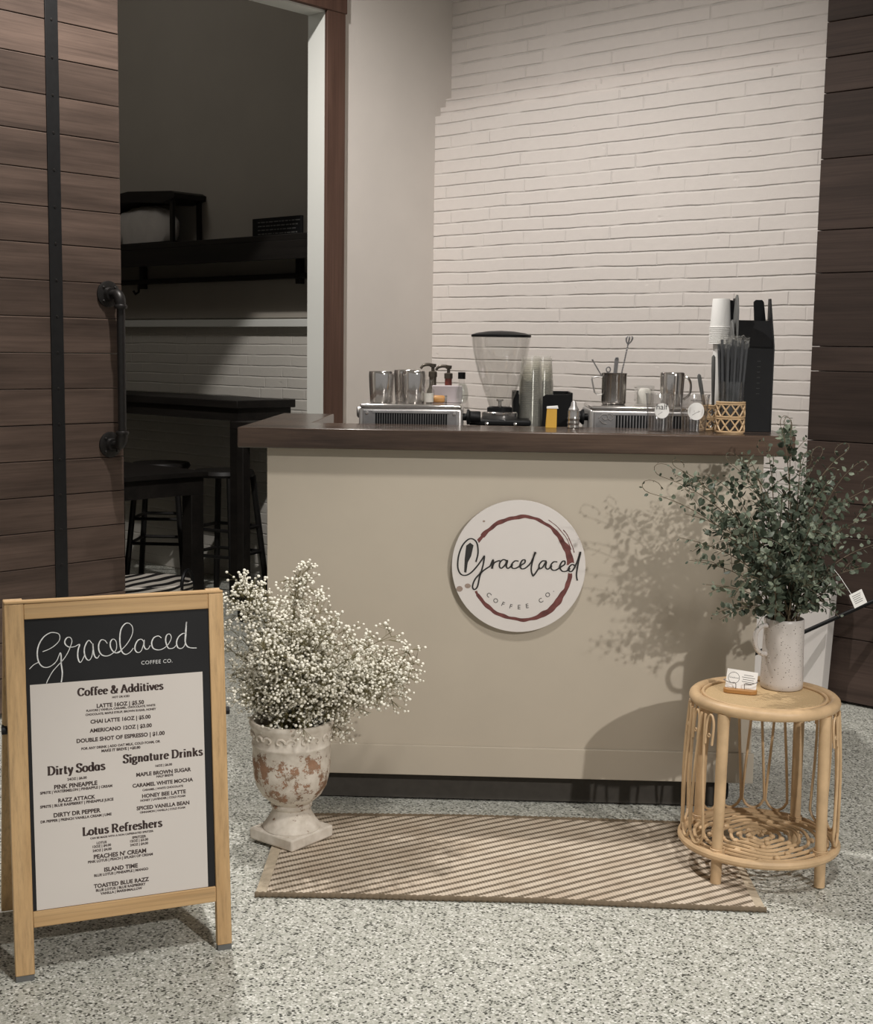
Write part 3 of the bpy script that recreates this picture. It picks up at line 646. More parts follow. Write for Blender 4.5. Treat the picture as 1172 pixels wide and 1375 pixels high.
# ------------------------------------------------------------------ sandwich board with the menu
mb_ = thing('menu_board', 'pine A-frame chalkboard with printed drinks menu standing left front', 'sign', (-0.939, 2.881, 0), 0.392)
SA, CA = 0.0923, 0.9957
def P3(u, v, d): return Vector((u, v * SA + d * CA, v * CA - d * SA))
def pbox(mb, u0, u1, v0, v1, d0, d1):
    vs = [P3(u, v, d) for d in (d0, d1) for v in (v0, v1) for u in (u0, u1)]
    return mb.add(vs, [(0, 2, 3, 1), (4, 5, 7, 6), (0, 1, 5, 4), (2, 6, 7, 3), (0, 4, 6, 2), (1, 3, 7, 5)])
for u0, u1 in ((0.0, 0.0425), (0.4645, 0.50)):
    b = MB(); pbox(b, u0, u1, 0.0135, 0.862, 0, 0.02); st = b.build('stile', MT['pine'], mb_, bevel=0.002)
    b = MB(); pbox(b, u0 + 0.001, u1 - 0.001, 0.0005, 0.0133, 0.001, 0.019); fc_ = b.build('foot_pad', MT['grey_plastic'], st)
for v0, v1 in ((0.826, 0.862), (0.120, 0.157)):
    b = MB(); pbox(b, 0.0427, 0.4643, v0, v1, 0.001, 0.019); b.build('rail', MT['pine_h'], mb_, bevel=0.002)
b = MB(); pbox(b, 0.0427, 0.4643, 0.157, 0.826, 0.006, 0.012); b.build('chalk_panel', MT['chalkboard'], mb_)
b = MB(); pbox(b, 0.0, 0.50, 0.8625, 0.868, -0.001, 0.042); b.build('top_cap', MT['pine_h'], mb_, bevel=0.0015)
# rear frame, hinged at the top
def Q3(u, t, d): # t from the top hinge (0) down to the floor (1)
    a = Vector((u, 0.86 * SA + 0.021, 0.858)); e = Vector((u, 0.40, 0.0)); dv = (e - a); nn = Vector((0, -dv.z, dv.y)).normalized()
    return a + dv * t + nn * d
def qbox(mb, u0, u1, t0, t1, d0, d1):
    vs = [Q3(u, t, d) for d in (d0, d1) for t in (t0, t1) for u in (u0, u1)]
    return mb.add(vs, [(0, 2, 3, 1), (4, 5, 7, 6), (0, 1, 5, 4), (2, 6, 7, 3), (0, 4, 6, 2), (1, 3, 7, 5)])
for u0, u1 in ((0.0, 0.0425), (0.4645, 0.50)):
    b = MB(); qbox(b, u0, u1, 0.0, 0.992, 0, 0.02); b.build('rear_stile', MT['pine'], mb_, bevel=0.002)
for t0, t1 in ((0.02, 0.06), (0.81, 0.85)):
    b = MB(); qbox(b, 0.0427, 0.4643, t0, t1, 0.001, 0.019); b.build('rear_rail', MT['pine_h'], mb_, bevel=0.002)
b = MB(); qbox(b, 0.0427, 0.4643, 0.06, 0.81, 0.006, 0.012); b.build('rear_chalk_panel', MT['chalkboard'], mb_)
for u in (-0.004, 0.504):
    b = MB(); p = P3(u, 0.575, 0.022); b.tube([p - Vector((0.008, 0, 0)), p + Vector((0.008, 0, 0))], 0.010, 12)
    b.tube([p + Vector((0, 0.012, 0)), p + Vector((0, 0.075, -0.01))], 0.003, 6); b.build('stay_knob', MT['black'], mb_)
b = MB(); pbox(b, 0.0512, 0.4465, 0.158, 0.676, 0.0052, 0.006); sheet = b.build('menu_sheet', MT['paper'], mb_)
def fp(u, v): return P3(u, v, 0.0050)
TXT = [('HOT OR ICED', 0.2539, 0.6309, 0.0402), ('LATTE 16OZ | $5.50', 0.2524, 0.6117, 0.1088), ('FLAVORS | VANILLA, CARAMEL, CHOCOLATE, WHITE', 0.2535, 0.6043, 0.1586), ('CHOCOLATE, MAPLE SYRUP, BROWN SUGAR, HONEY', 0.2533, 0.5952, 0.1624), ('CHAI LATTE 16OZ | $5.00', 0.252, 0.5762, 0.1384), ('AMERICANO 12OZ | $3.00', 0.2518, 0.5555, 0.143), ('DOUBLE SHOT OF ESPRESSO | $1.00', 0.2517, 0.5343, 0.2027), ('FOR ANY DRINK | ADD OAT MILK, COLD FOAM, OR', 0.2513, 0.5171, 0.1814), ('MAKE IT BREVE | +$0.80', 0.2506, 0.5074, 0.0896), ('24OZ | $6.00', 0.1491, 0.4496, 0.0438), ('PINK PINEAPPLE', 0.1459, 0.4328, 0.097), ('SPRITE | WATERMELON | PINEAPPLE | CREAM', 0.1471, 0.4241, 0.162), ('RAZZ ATTACK', 0.1473, 0.4014, 0.0834), ('SPRITE | BLUE RASPBERRY | PINEAPPLE JUICE', 0.1476, 0.3922, 0.165), ('DIRTY DR PEPPER', 0.1472, 0.3682, 0.1056), ('DR PEPPER | FRENCH VANILLA CREAM | LIME', 0.145, 0.358, 0.1595), ('16OZ | $6.00', 0.3486, 0.46, 0.0397), ('MAPLE BROWN SUGAR', 0.3485, 0.4417, 0.1291), ('HALF BREVE', 0.3505, 0.4345, 0.0398), ('CARAMEL WHITE MOCHA', 0.3458, 0.4168, 0.1427), ('CARAMEL | WHITE CHOCOLATE', 0.3452, 0.4061, 0.096), ('HONEY BEE LATTE', 0.3475, 0.3901, 0.1032), ('HONEY | LAVENDER | COLD FOAM', 0.3446, 0.3817, 0.1058), ('SPICED VANILLA BEAN', 0.3447, 0.3625, 0.1245), ('CINNAMON | VANILLA | COLD FOAM', 0.3430, 0.3540, 0.1069), ('CAN BE MADE WITH A NON CAFFEINATED SPRITZER', 0.2474, 0.3071, 0.146), ('LOTUS', 0.2001, 0.2942, 0.023), ('12OZ | $4.00', 0.2005, 0.2863, 0.0421), ('24OZ | $4.00', 0.2008, 0.2769, 0.0432), ('SPRITZER', 0.2866, 0.2965, 0.033), ('12OZ | $3.00', 0.2864, 0.2885, 0.0423), ('24OZ | $4.00', 0.2861, 0.2795, 0.0422), ("PEACHES N' CREAM", 0.2417, 0.2604, 0.1209), ('PINK LOTUS | PEACH | SPLASH OF CREAM', 0.2426, 0.2519, 0.1494), ('ISLAND TIME', 0.2428, 0.2277, 0.0776), ('BLUE LOTUS | PINEAPPLE | MANGO', 0.2432, 0.2187, 0.1248), ('TOASTED BLUE RAZZ', 0.243, 0.1921, 0.1274), ('BLUE LOTUS | BLUE RASPBERRY', 0.2413, 0.1833, 0.1149), ('VANILLA | MARSHMALLOW', 0.242, 0.1748, 0.0963)]
BIG = {1, 4, 5, 6, 10, 12, 14, 17, 19, 21, 23, 32, 34, 36}
for sel in (range(0, 9), [9, 10, 11, 12, 13, 14, 15], range(16, 25), range(25, 39)):      # one part per drinks list
    b = MB()
    for i in sel:
        s, u, v, w = TXT[i]; text_into(b, s, fp, u, v - 0.0005, width=w, bold=0.04 if i in BIG else 0.045)
    b.build('drinks_list', MT['ink'], sheet, smooth=False)
# soft slab-serif headings drawn with a broad pen: glyph = (advance, strokes); a stroke marked 'L' is straight
def arc(cx, cy, rx, ry, a0, a1, n=18): return [(cx + rx * math.cos(R(a0 + (a1 - a0) * i / n)), cy + ry * math.sin(R(a0 + (a1 - a0) * i / n))) for i in range(n + 1)]
XH = 0.66
def bowl(x0, x1): return arc((x0 + x1) / 2, XH / 2, (x1 - x0) / 2, XH / 2 - 0.04, 0, 360, 26)
def ser(x, y, w=0.2): return [(x - w / 2, y), (x + w / 2, y)]
GL = {
 'C': (0.86, [arc(0.44, 0.5, 0.34, 0.44, 38, 330, 26), [(0.73, 0.93), (0.72, 0.68)]]),
 'A': (0.92, [[(0.12, 0.05), (0.44, 0.97)], [(0.44, 0.97), (0.78, 0.05)], [(0.26, 0.36), (0.62, 0.36)], ser(0.12, 0.04, 0.26), ser(0.78, 0.04, 0.28)]),
 'D': (0.92, [[(0.2, 0.05), (0.2, 0.95)], [(0.2, 0.95), (0.42, 0.95)] + arc(0.42, 0.5, 0.38, 0.45, 90, -90, 22) + [(0.2, 0.05)], ser(0.16, 0.95, 0.24), ser(0.16, 0.05, 0.24)]),
 'S': (0.70, [[(0.58, 0.78), (0.50, 0.92), (0.34, 0.96), (0.18, 0.88), (0.15, 0.72), (0.25, 0.58), (0.45, 0.48), (0.57, 0.33), (0.54, 0.14), (0.38, 0.04), (0.20, 0.07), (0.12, 0.24)], [(0.6, 0.95), (0.59, 0.72)], [(0.1, 0.05), (0.11, 0.28)]]),
 'L': (0.72, [[(0.2, 0.05), (0.2, 0.95)], ser(0.2, 0.95, 0.3), [(0.08, 0.05), (0.64, 0.05)], [(0.64, 0.04), (0.66, 0.30)]]),
 'R': (0.92, [[(0.2, 0.05), (0.2, 0.95)], [(0.2, 0.95), (0.42, 0.95)] + arc(0.42, 0.72, 0.28, 0.23, 90, -90, 16) + [(0.2, 0.49)], [(0.42, 0.49), (0.60, 0.25), (0.70, 0.05), (0.86, 0.05)], ser(0.17, 0.95, 0.26), ser(0.2, 0.05, 0.3)]),
 '&': (0.96, [[(0.86, 0.52), (0.74, 0.24), (0.52, 0.05), (0.28, 0.05), (0.14, 0.2), (0.2, 0.4), (0.42, 0.55), (0.54, 0.74), (0.46, 0.93), (0.32, 0.92), (0.28, 0.74), (0.44, 0.44), (0.68, 0.12), (0.90, 0.05)], ser(0.84, 0.54, 0.2)]),
 'o': (0.66, [bowl(0.09, 0.57)]), 'e': (0.62, [[(0.12, 0.36), (0.53, 0.38)] + arc(0.33, 0.33, 0.22, 0.29, 8, 320, 22)]),
 'f': (0.46, [[(0.2, 0.04), (0.2, 0.76), (0.27, 0.92), (0.40, 0.95), (0.48, 0.88)], [(0.06, 0.62), (0.42, 0.62)], ser(0.22, 0.04, 0.3)]),
 'd': (0.72, [bowl(0.09, 0.53), [(0.54, 0.97), (0.54, 0.05)], ser(0.48, 0.96, 0.2), ser(0.60, 0.04, 0.18)]),
 'i': (0.36, [[(0.19, 0.62), (0.19, 0.04)], ser(0.14, 0.62, 0.18), ser(0.19, 0.04, 0.28), [(0.19, 0.80), (0.19, 0.95)]]),
 't': (0.46, [[(0.2, 0.86), (0.2, 0.14), (0.28, 0.04), (0.42, 0.08)], [(0.05, 0.62), (0.40, 0.62)]]),
 'v': (0.62, [[(0.10, 0.62), (0.32, 0.04)], [(0.32, 0.04), (0.50, 0.40), (0.53, 0.62)], ser(0.10, 0.62, 0.22), ser(0.52, 0.62, 0.14)]),
 's': (0.54, [[(0.44, 0.52), (0.36, 0.62), (0.22, 0.62), (0.13, 0.52), (0.20, 0.40), (0.38, 0.29), (0.44, 0.15), (0.32, 0.04), (0.18, 0.05), (0.10, 0.17)]]),
 'r': (0.52, [[(0.2, 0.62), (0.2, 0.04)], [(0.2, 0.40), (0.30, 0.57), (0.45, 0.60)], ser(0.14, 0.62, 0.16), ser(0.2, 0.04, 0.3)]),
 'y': (0.62, [[(0.10, 0.62), (0.33, 0.08)], [(0.54, 0.62), (0.34, 0.04), (0.22, -0.2), (0.08, -0.22)], ser(0.11, 0.62, 0.22), ser(0.53, 0.62, 0.18)]),
 'a': (0.66, [bowl(0.08, 0.48), [(0.49, 0.62), (0.49, 0.12), (0.60, 0.04)], ]),
 'g': (0.64, [arc(0.30, 0.40, 0.19, 0.22, 0, 360, 22), [(0.46, 0.56), (0.60, 0.62)], [(0.22, 0.20), (0.14, 0.10), (0.30, 0.03), (0.50, 0.0), (0.53, -0.12), (0.34, -0.24), (0.12, -0.18), (0.12, -0.06), (0.22, 0.0)]]),
 'n': (0.74, [[(0.19, 0.62), (0.19, 0.04)], [(0.19, 0.44), (0.32, 0.60), (0.48, 0.56), (0.53, 0.42), (0.53, 0.04)], ser(0.13, 0.62, 0.16), ser(0.19, 0.04, 0.26), ser(0.55, 0.04, 0.24)]),
 'u': (0.74, [[(0.18, 0.62), (0.18, 0.20), (0.26, 0.06), (0.42, 0.08), (0.53, 0.22)], [(0.53, 0.62), (0.53, 0.04)], ser(0.12, 0.62, 0.18), ser(0.48, 0.62, 0.16), ser(0.60, 0.04, 0.16)]),
 'k': (0.74, [[(0.18, 0.96), (0.18, 0.04)], [(0.54, 0.62), (0.22, 0.30)], [(0.34, 0.40), (0.60, 0.04)], ser(0.13, 0.96, 0.18), ser(0.18, 0.04, 0.26), ser(0.54, 0.62, 0.22), ser(0.60, 0.04, 0.22)]),
 'h': (0.74, [[(0.19, 0.96), (0.19, 0.04)], [(0.19, 0.44), (0.32, 0.60), (0.48, 0.56), (0.53, 0.42), (0.53, 0.04)], ser(0.13, 0.96, 0.18), ser(0.19, 0.04, 0.26), ser(0.55, 0.04, 0.24)]),
}
for s, uc, vb, w in (('Coffee & Additives', 0.2542, 0.6412, 0.1971), ('Signature Drinks', 0.3481, 0.4755, 0.1881), ('Dirty Sodas', 0.1482, 0.4651, 0.1304), ('Lotus Refreshers', 0.249, 0.3163, 0.1845)):
    b = MB(); tot = sum(0.30 if c == ' ' else GL[c][0] for c in s); k = w / tot; x = 0; hk = k * 1.04
    for c in s:
        if c == ' ': x += 0.30; continue
        adv, sts = GL[c]
        for stt in sts:
            pts = stt if len(stt) in (2,) or len(stt) > 15 else spline(stt, 5)
            b.ribbon([(uc - w / 2 + (x + px) * k, vb + py * hk) for px, py in pts], lambda dx, dy, t: k * (0.125 + 0.145 * abs(dy) ** 1.3), fp)
        x += adv
    b.build('heading', MT['ink'], sheet, smooth=False)
# chalk lettering
CH = [[(0.0813,0.7501),(0.0951,0.7546),(0.1091,0.7628),(0.1193,0.7743),(0.1193,0.7866),(0.11,0.7917),(0.0982,0.7917),(0.0842,0.7829),(0.074,0.7673),(0.0696,0.7494),(0.071,0.731),(0.0775,0.7183),(0.0881,0.7134),(0.0999,0.7166),(0.111,0.726),(0.1167,0.7378),(0.12,0.7447),(0.1218,0.7374),(0.1216,0.719),(0.1234,0.7005),(0.1222,0.6863),(0.1203,0.677)],
 [(0.0514,0.7126),(0.061,0.7216),(0.0718,0.7265)],
 [(0.0878,0.677),(0.0911,0.6847),(0.1014,0.7022),(0.1136,0.7156),(0.1258,0.7279),(0.1361,0.7425),(0.1435,0.7583),(0.1469,0.7704),(0.1431,0.7784),(0.1362,0.7783),(0.131,0.7705),(0.1328,0.7622),(0.1405,0.7565),(0.1524,0.7567),(0.1635,0.761),(0.1602,0.749),(0.1587,0.7347),(0.1614,0.7222),(0.1653,0.7198),(0.1705,0.7277),(0.1748,0.7376)],
 [(0.1915,0.7611),(0.1857,0.7687),(0.1796,0.764),(0.1741,0.75),(0.1747,0.7356),(0.1794,0.7249),(0.1854,0.7235),(0.1907,0.7324),(0.1931,0.7466),(0.1935,0.761),(0.1941,0.7465),(0.1967,0.7319),(0.2025,0.7263),(0.2078,0.7332)],
 [(0.2263,0.7587),(0.2208,0.7663),(0.2128,0.7679),(0.2069,0.758),(0.2071,0.7435),(0.2138,0.7327),(0.2258,0.7298),(0.2382,0.7351),(0.2466,0.7448),(0.2466,0.7614),(0.2401,0.7681),(0.2339,0.7623),(0.2335,0.7499),(0.2403,0.738),(0.2504,0.7352),(0.2587,0.7409)],
 [(0.2468,0.7355),(0.2572,0.741),(0.2719,0.7555),(0.2837,0.7755),(0.2852,0.7921),(0.2783,0.8019),(0.2691,0.8025),(0.2596,0.7917),(0.2557,0.7753),(0.2555,0.7546),(0.2591,0.7377),(0.2671,0.7305),(0.2774,0.7343),(0.2859,0.7441)],
 [(0.31,0.757),(0.305,0.7632),(0.2967,0.7611),(0.2902,0.7501),(0.2899,0.7386),(0.2959,0.7326),(0.3032,0.7356),(0.3087,0.7488),(0.3111,0.7611),(0.3104,0.7487),(0.3136,0.7401),(0.3198,0.7396),(0.3252,0.7476)],
 [(0.3516,0.763),(0.3445,0.7683),(0.334,0.7648),(0.3285,0.7537),(0.3313,0.7409),(0.3415,0.7356),(0.3541,0.7372),(0.3669,0.7468),(0.3746,0.761),(0.3717,0.7707),(0.3644,0.769),(0.3613,0.7577),(0.3637,0.7449),(0.3687,0.7372),(0.3792,0.7375),(0.3857,0.7434)],
 [(0.4086,0.7703),(0.4011,0.7697),(0.3914,0.7619),(0.3869,0.7496),(0.3897,0.7378),(0.3981,0.7351),(0.4057,0.7419),(0.4094,0.7607),(0.4121,0.7975),(0.4093,0.7734),(0.4074,0.7524),(0.4109,0.7405),(0.4193,0.7351),(0.4341,0.7336)]]
b = MB(); fc2 = lambda u, v: P3(u, v, 0.0056)
for st_ in CH: b.ribbon(spline(st_, 6), lambda dx, dy, t: 0.0017 + 0.0012 * max(0, -dy) , fc2)
text_into(b, 'COFFEE CO.', fc2, 0.3395, 0.7035, width=0.073, bold=0.0, spacing=1.1)
b.build('chalk_lettering', MT['chalk'], mb_, smooth=False)

# ------------------------------------------------------------------ urn with baby's breath
UX, UY = -0.413, 3.792
RG = 0.0       # floor the urn stands on; its right corner overlaps the rug's end
ur = thing('garden_urn', 'chipped white painted terracotta urn on a square foot, holding white flowers', 'urn', (UX, UY, 0.010), R(52))
b = MB(); b.box(-0.087, 0.087, -0.087, 0.087, 0, 0.036); b.build('plinth', MT['urn'], ur, bevel=0.006)
b = MB(); b.lathe([(0, 0.0365), (0.085, 0.0365), (0.084, 0.042), (0.072, 0.058), (0.060, 0.078), (0.054, 0.094), (0.060, 0.100), (0.061, 0.106), (0.056, 0.110), (0.066, 0.118), (0.088, 0.138), (0.103, 0.165), (0.111, 0.200), (0.1135, 0.240), (0.1135, 0.285), (0.116, 0.288), (0.116, 0.294), (0.1135, 0.297), (0.116, 0.335), (0.122, 0.346), (0.124, 0.354), (0.121, 0.361), (0.113, 0.361), (0.106, 0.345), (0.102, 0.30), (0.0, 0.30)], 64)
body = b.build('bowl', MT['urn'], ur, angle=50)
b = MB()
for i in range(10):
    a0 = i * math.pi / 5
    for sg_ in (1, -1):
        pts = []
        for j in range(22):
            t = j / 21; ang = 4.6 * t; rr = 0.017 * (1 - 0.75 * t); 
            du = sg_ * (0.018 - rr * math.cos(ang)); dv = 0.317 + rr * math.sin(ang) * 0.9
            aa = a0 + du / 0.116; pts.append((0.1165 * math.cos(aa), 0.1165 * math.sin(aa), dv))
        b.tube(pts, [0.0042 - 0.0018 * j / 21 for j in range(22)], 6)
b.build('scroll_relief', MT['urn'], ur)
b = MB(); b.lathe([(0, 0.301), (0.1015, 0.301), (0.1015, 0.322), (0.0, 0.328)], 28); b.build('packing_moss', MT['soil'], ur)

def ray_point(px, py, y):
    """where a sight line meets depth y: used to give sprig tips their real positions"""
    d = cam_fwd + cam_right * ((px - 586) / F_PX) + cam_down * ((py - 687.5) / F_PX); return Vector((0, 0, CAM_H)) + d * (y / d.y)
def inside(poly, x, y):
    c = False; n = len(poly)
    for i in range(n):
        (x1, y1), (x2, y2) = poly[i], poly[i - 1]
        if (y1 > y) != (y2 > y) and x < (x2 - x1) * (y - y1) / (y2 - y1) + x1: c = not c
    return c
def bez(a, b_, c, n):
    return [a * (1 - t) ** 2 + b_ * 2 * t * (1 - t) + c * t * t for t in (i / n for i in range(n + 1))]
random.seed(7)
bq = thing('flower_bouquet', "dense cloud of small white baby's breath flowers spilling from the chipped urn", 'flowers', (UX, UY, 0.34))
base = Vector((UX, UY, 0.34))
OUT = [(298, 800), (303, 782), (322, 778), (345, 797), (385, 790), (392, 762), (404, 756), (418, 765), (428, 800), (455, 806), (480, 818), (505, 830), (520, 848), (540, 868), (557, 886), (560, 893), (548, 915), (520, 936), (490, 948), (462, 955), (440, 972), (400, 978), (352, 968), (330, 945), (312, 920), (302, 880)]
tips = []
while len(tips) < 87:
    px, py = random.uniform(296, 562), random.uniform(755, 975)
    if not inside(OUT, px, py) or (len(tips) < 30 and py < 895) or (30 <= len(tips) < 62 and not (835 < py < 950 and 315 < px < 545)): continue
    dx = (px - 425) / 135; dy = (py - 880) / 95
    h = max(0.06, 1 - 0.75 * min(1, dx * dx + dy * dy))
    y = UY + random.uniform(-1, 0.75) * 0.22 * math.sqrt(h)
    y = min(y, 4.03); tips.append((ray_point(px, py, y), py))
tips += [(ray_point(px, py, UY + 0.05), py) for px, py in ((302, 840), (312, 875), (318, 910), (308, 800), (330, 930), (404, 765), (398, 778), (412, 775), (556, 892), (548, 900), (320, 786), (455, 990), (462, 984))]
for tip, py in tips:
    root = base + Vector((random.uniform(-0.06, 0.06), random.uniform(-0.06, 0.06), -0.015))
    out = Vector((tip.x - UX, tip.y - UY, 0)); midp = base + out * 0.35 + Vector((0, 0, max(0.07, (tip.z - base.z) * 0.75)))
    path = bez(root, midp, tip, 10)
    sb = MB(); fb = MB(); loc = lambda p: p - base
    sb.tube([loc(p) for p in path], [0.0019 - 0.0012 * i / 10 for i in range(11)], 5)
    for k in range(random.randint(27, 33)):
        q = path[random.randint(5, 10)]
        e = q + Vector((random.gauss(0, 1), random.gauss(0, 1), random.gauss(0.35, 0.9))).normalized() * random.uniform(0.015, 0.068)
        if e.y > 4.085: e.y = 4.085
        if e.z < base.z + 0.015 and math.hypot(e.x - UX, e.y - UY) < 0.125: e.z = base.z + 0.015 + random.random() * 0.015
        mid = (q + e) / 2 + Vector((random.gauss(0, .004), random.gauss(0, .004), 0.004))
        sb.tube([loc(q), loc(mid), loc(e)], 0.0006, 3, caps=False)
        for m_ in range(random.randint(2, 5)):
            c = e + Vector((random.gauss(0, .009), random.gauss(0, .009), random.gauss(0.002, .008)))
            if c.y > 4.095: c.y = 4.095
            sb.tube([loc(mid), loc(c)], 0.0005, 3, caps=False)
            fb.ball(loc(c), random.uniform(0.0031, 0.0052), 6, 4, (1, 1, random.uniform(0.7, 1)))
    s_ = sb.build('stem', MT['stem'], bq); f_ = fb.build('blossoms', MT['blossom'], s_, angle=70); f_['kind'] = 'stuff'

# ------------------------------------------------------------------ rattan side table
TX, TY, TZ, TR = 0.922, 3.64, 0.50, 0.190
tb = thing('rattan_side_table', 'round natural rattan side table with a woven cane top and looped sides', 'table', (TX, TY, 0))
def circ(r, z, n=64, a0=0): return [(r * math.cos(a0 + 2 * math.pi * i / n), r * math.sin(a0 + 2 * math.pi * i / n), z) for i in range(n)]
b = MB(); b.lathe([(0, TZ - 0.012), (TR - 0.006, TZ - 0.012), (TR - 0.006, TZ - 0.002), (0, TZ - 0.002)], 56); b.build('cane_top', MT['cane'], tb, angle=30)
b = MB(); b.tube(circ(TR, TZ - 0.008), 0.0165, 12, True); b.build('top_rim', MT['rattan'], tb)
b = MB(); b.tube(circ(TR - 0.022, TZ + 0.001), 0.0045, 8, True); b.build('inner_rim', MT['rattan'], tb)
RB = 0.212; ZB = 0.088
b = MB(); b.tube(circ(RB, ZB), 0.0125, 10, True); b.build('lower_ring', MT['rattan'], tb)
LEGA = [R(-137), R(-46), R(44), R(136)]
for a in LEGA:
    b = MB(); rl = 0.190
    b.tube([(rl * math.cos(a) * (1 + 0.04 * (1 - t)), rl * math.sin(a) * (1 + 0.04 * (1 - t)), 0.004 + (TZ - 0.024) * t + 0.0) for t in (0, 0.25, 0.5, 0.75, 1)], [0.0150, 0.0155, 0.0155, 0.0160, 0.0160], 12)
    lg = b.build('leg', MT['rattan'], tb)
    b = MB(); 
    for k in range(4): b.tube([(rl * 1.03 * math.cos(a) + 0.0185 * math.cos(t_), rl * 1.03 * math.sin(a) + 0.0185 * math.sin(t_), ZB + 0.010 + 0.0042 * k - 0.006) for t_ in [2 * math.pi * i / 16 for i in range(16)]], 0.0022, 5, True)
    b.build('binding', MT['rattan'], lg)
# side loops: long U-shaped canes between the legs, hung from the rim and standing on the lower ring
for q in range(1, 4):      # the front bay between the two front legs is open
    a0, a1 = LEGA[q], LEGA[(q + 1) % 4]
    if a1 < a0: a1 += 2 * math.pi
    b = MB(); n = 4; m0 = 0.17
    step = (a1 - a0 - 2 * m0) / n
    def cyl(a, z):
        f = (z - ZB) / (TZ - 0.03 - ZB); r = 0.213 + 0.006 * math.sin(math.pi * min(1, max(0, f))) - 0.010 * f
        return (r * math.cos(a), r * math.sin(a), z)
    for i in range(n):
        c = a0 + m0 + step * (i + 0.5); w = step * 0.47
        # hairpin open at the top, round at the bottom, narrow at the rim
        pts = [cyl(c - w * 0.30, TZ - 0.03)] + [cyl(c - w * (0.30 + 0.70 * t), TZ - 0.03 - (TZ - 0.03 - ZB - 0.055) * t) for t in (0.3, 0.6, 1)]
        pts += [cyl(c - w * math.cos(R(x)), ZB + 0.055 - 0.040 * math.sin(R(x))) for x in (25, 50, 75, 90, 105, 130, 155)]
        pts += [cyl(c + w * (0.30 + 0.70 * t), TZ - 0.03 - (TZ - 0.03 - ZB - 0.055) * t) for t in (1, 0.6, 0.3)] + [cyl(c + w * 0.30, TZ - 0.03)]
        b.tube(spline(pts, 3), 0.0041, 7)
    for i in range(n + 1):       # round arches under the rim
        c = a0 + m0 + step * i; w = step * 0.22
        b.tube(spline([cyl(c - w * 0.9, TZ - 0.11), cyl(c - w, TZ - 0.06), cyl(c - w * 0.6, TZ - 0.036), cyl(c, TZ - 0.029), cyl(c + w * 0.6, TZ - 0.036), cyl(c + w, TZ - 0.06), cyl(c + w * 0.9, TZ - 0.11)], 4), 0.0036, 6)
        b.tube([cyl(c + 0.02 * math.cos(t_), TZ - 0.085 + 0.004 * math.sin(t_)) for t_ in [2 * math.pi * k / 10 for k in range(10)]], 0.0024, 5, True)
    b.build('side_loops', MT['rattan'], tb)
# coiled lower shelf
b = MB(); pts = []
def coil(a): r = 0.012 + 0.0255 * a / (2 * math.pi); return (r * math.cos(a), r * math.sin(a), ZB + 0.004 + 0.003 * math.sin(5 * a))
for i in range(400):
    a = i / 399 * 14.6 * math.pi; pts.append(coil(a))
b.tube(pts, 0.0050, 7)
for k in range(44):
    a = 2.2 + k * 1.0; p = coil(a)
    if a < 14.4 * math.pi: b.ball((p[0] * 1.05, p[1] * 1.05, ZB + 0.004), 0.0088, 8, 5, (1.1, 1.1, 0.85))
for a in LEGA: b.tube([(0.13 * math.cos(a), 0.13 * math.sin(a), ZB - 0.004), (0.205 * math.cos(a), 0.205 * math.sin(a), ZB - 0.004)], 0.0045, 6)
b.build('shelf_coil', MT['rattan'], tb)
# card holder on the table
ch = thing('card_holder', 'honey coloured wooden business card holder with bent wire arms on the rattan table', 'card holder', (0.860, 3.665, TZ - 0.0015), R(-19))
b = MB(); b.prism([(0.046 * math.copysign(1, math.cos(R(a))) * 0.62 + 0.018 * math.cos(R(a)), 0.017 * math.sin(R(a))) for a in range(5, 365, 10)], 0, 0.0125, lambda u, v, a: (u, v, a)); b.build('block', MT['honey'], ch, bevel=0.002)
b = MB()
for s in (-1, 1):
    b.tube(spline([(s * 0.012, -0.006, 0.010), (s * 0.012, -0.0075, 0.026), (s * 0.016, -0.007, 0.030), (s * 0.028, -0.006, 0.029), (s * 0.042, -0.003, 0.033), (s * 0.046, 0.006, 0.034), (s * 0.030, 0.012, 0.034)], 5), 0.0012, 6)
b.build('wire', MT['dksteel'], ch)
cardg = 'business cards in the wooden holder'
for k in range(3):
    c = thing('business_card', 'white business card with ring logo standing in front of the wooden holder slot' if k == 0 else 'white business card hidden right behind the front card in the wooden holder', 'card', (0.860, 3.665, TZ + 0.0090), R(-19), cardg)
    mt = Matrix.Translation((0, 0.0015 + 0.0012 * k, 0)) @ Matrix.Rotation(R(-14), 4, 'X') @ Matrix.Rotation(R(4), 4, 'Y')
    b = MB(); b.box(-0.0425, 0.0425, -0.0004, 0.0004, 0, 0.052, mt); sht = b.build('sheet', MT['white_card'], c)
    if k == 0:
        b = MB(); fk = lambda u, v: mt @ Vector((u, -0.0006, v))
        b.ribbon([(-0.022 + 0.0155 * math.cos(R(a)), 0.029 + 0.0155 * math.sin(R(a))) for a in range(0, 361, 12)], lambda dx, dy, t: 0.0011, fk)
        text_into(b, 'Gracelaced', fk, -0.022, 0.0278, width=0.026)
        for r, (w_, x_) in enumerate(((0.026, 0.018), (0.036, 0.018), (0.030, 0.018), (0.034, 0.018), (0.022, 0.018))):
            b.ribbon([(x_ - w_ / 2, 0.041 - 0.0062 * r), (x_ + w_ / 2, 0.041 - 0.0062 * r)], lambda dx, dy, t: 0.0012, fk)
        b.build('print', MT['ink2'], sht, smooth=False)

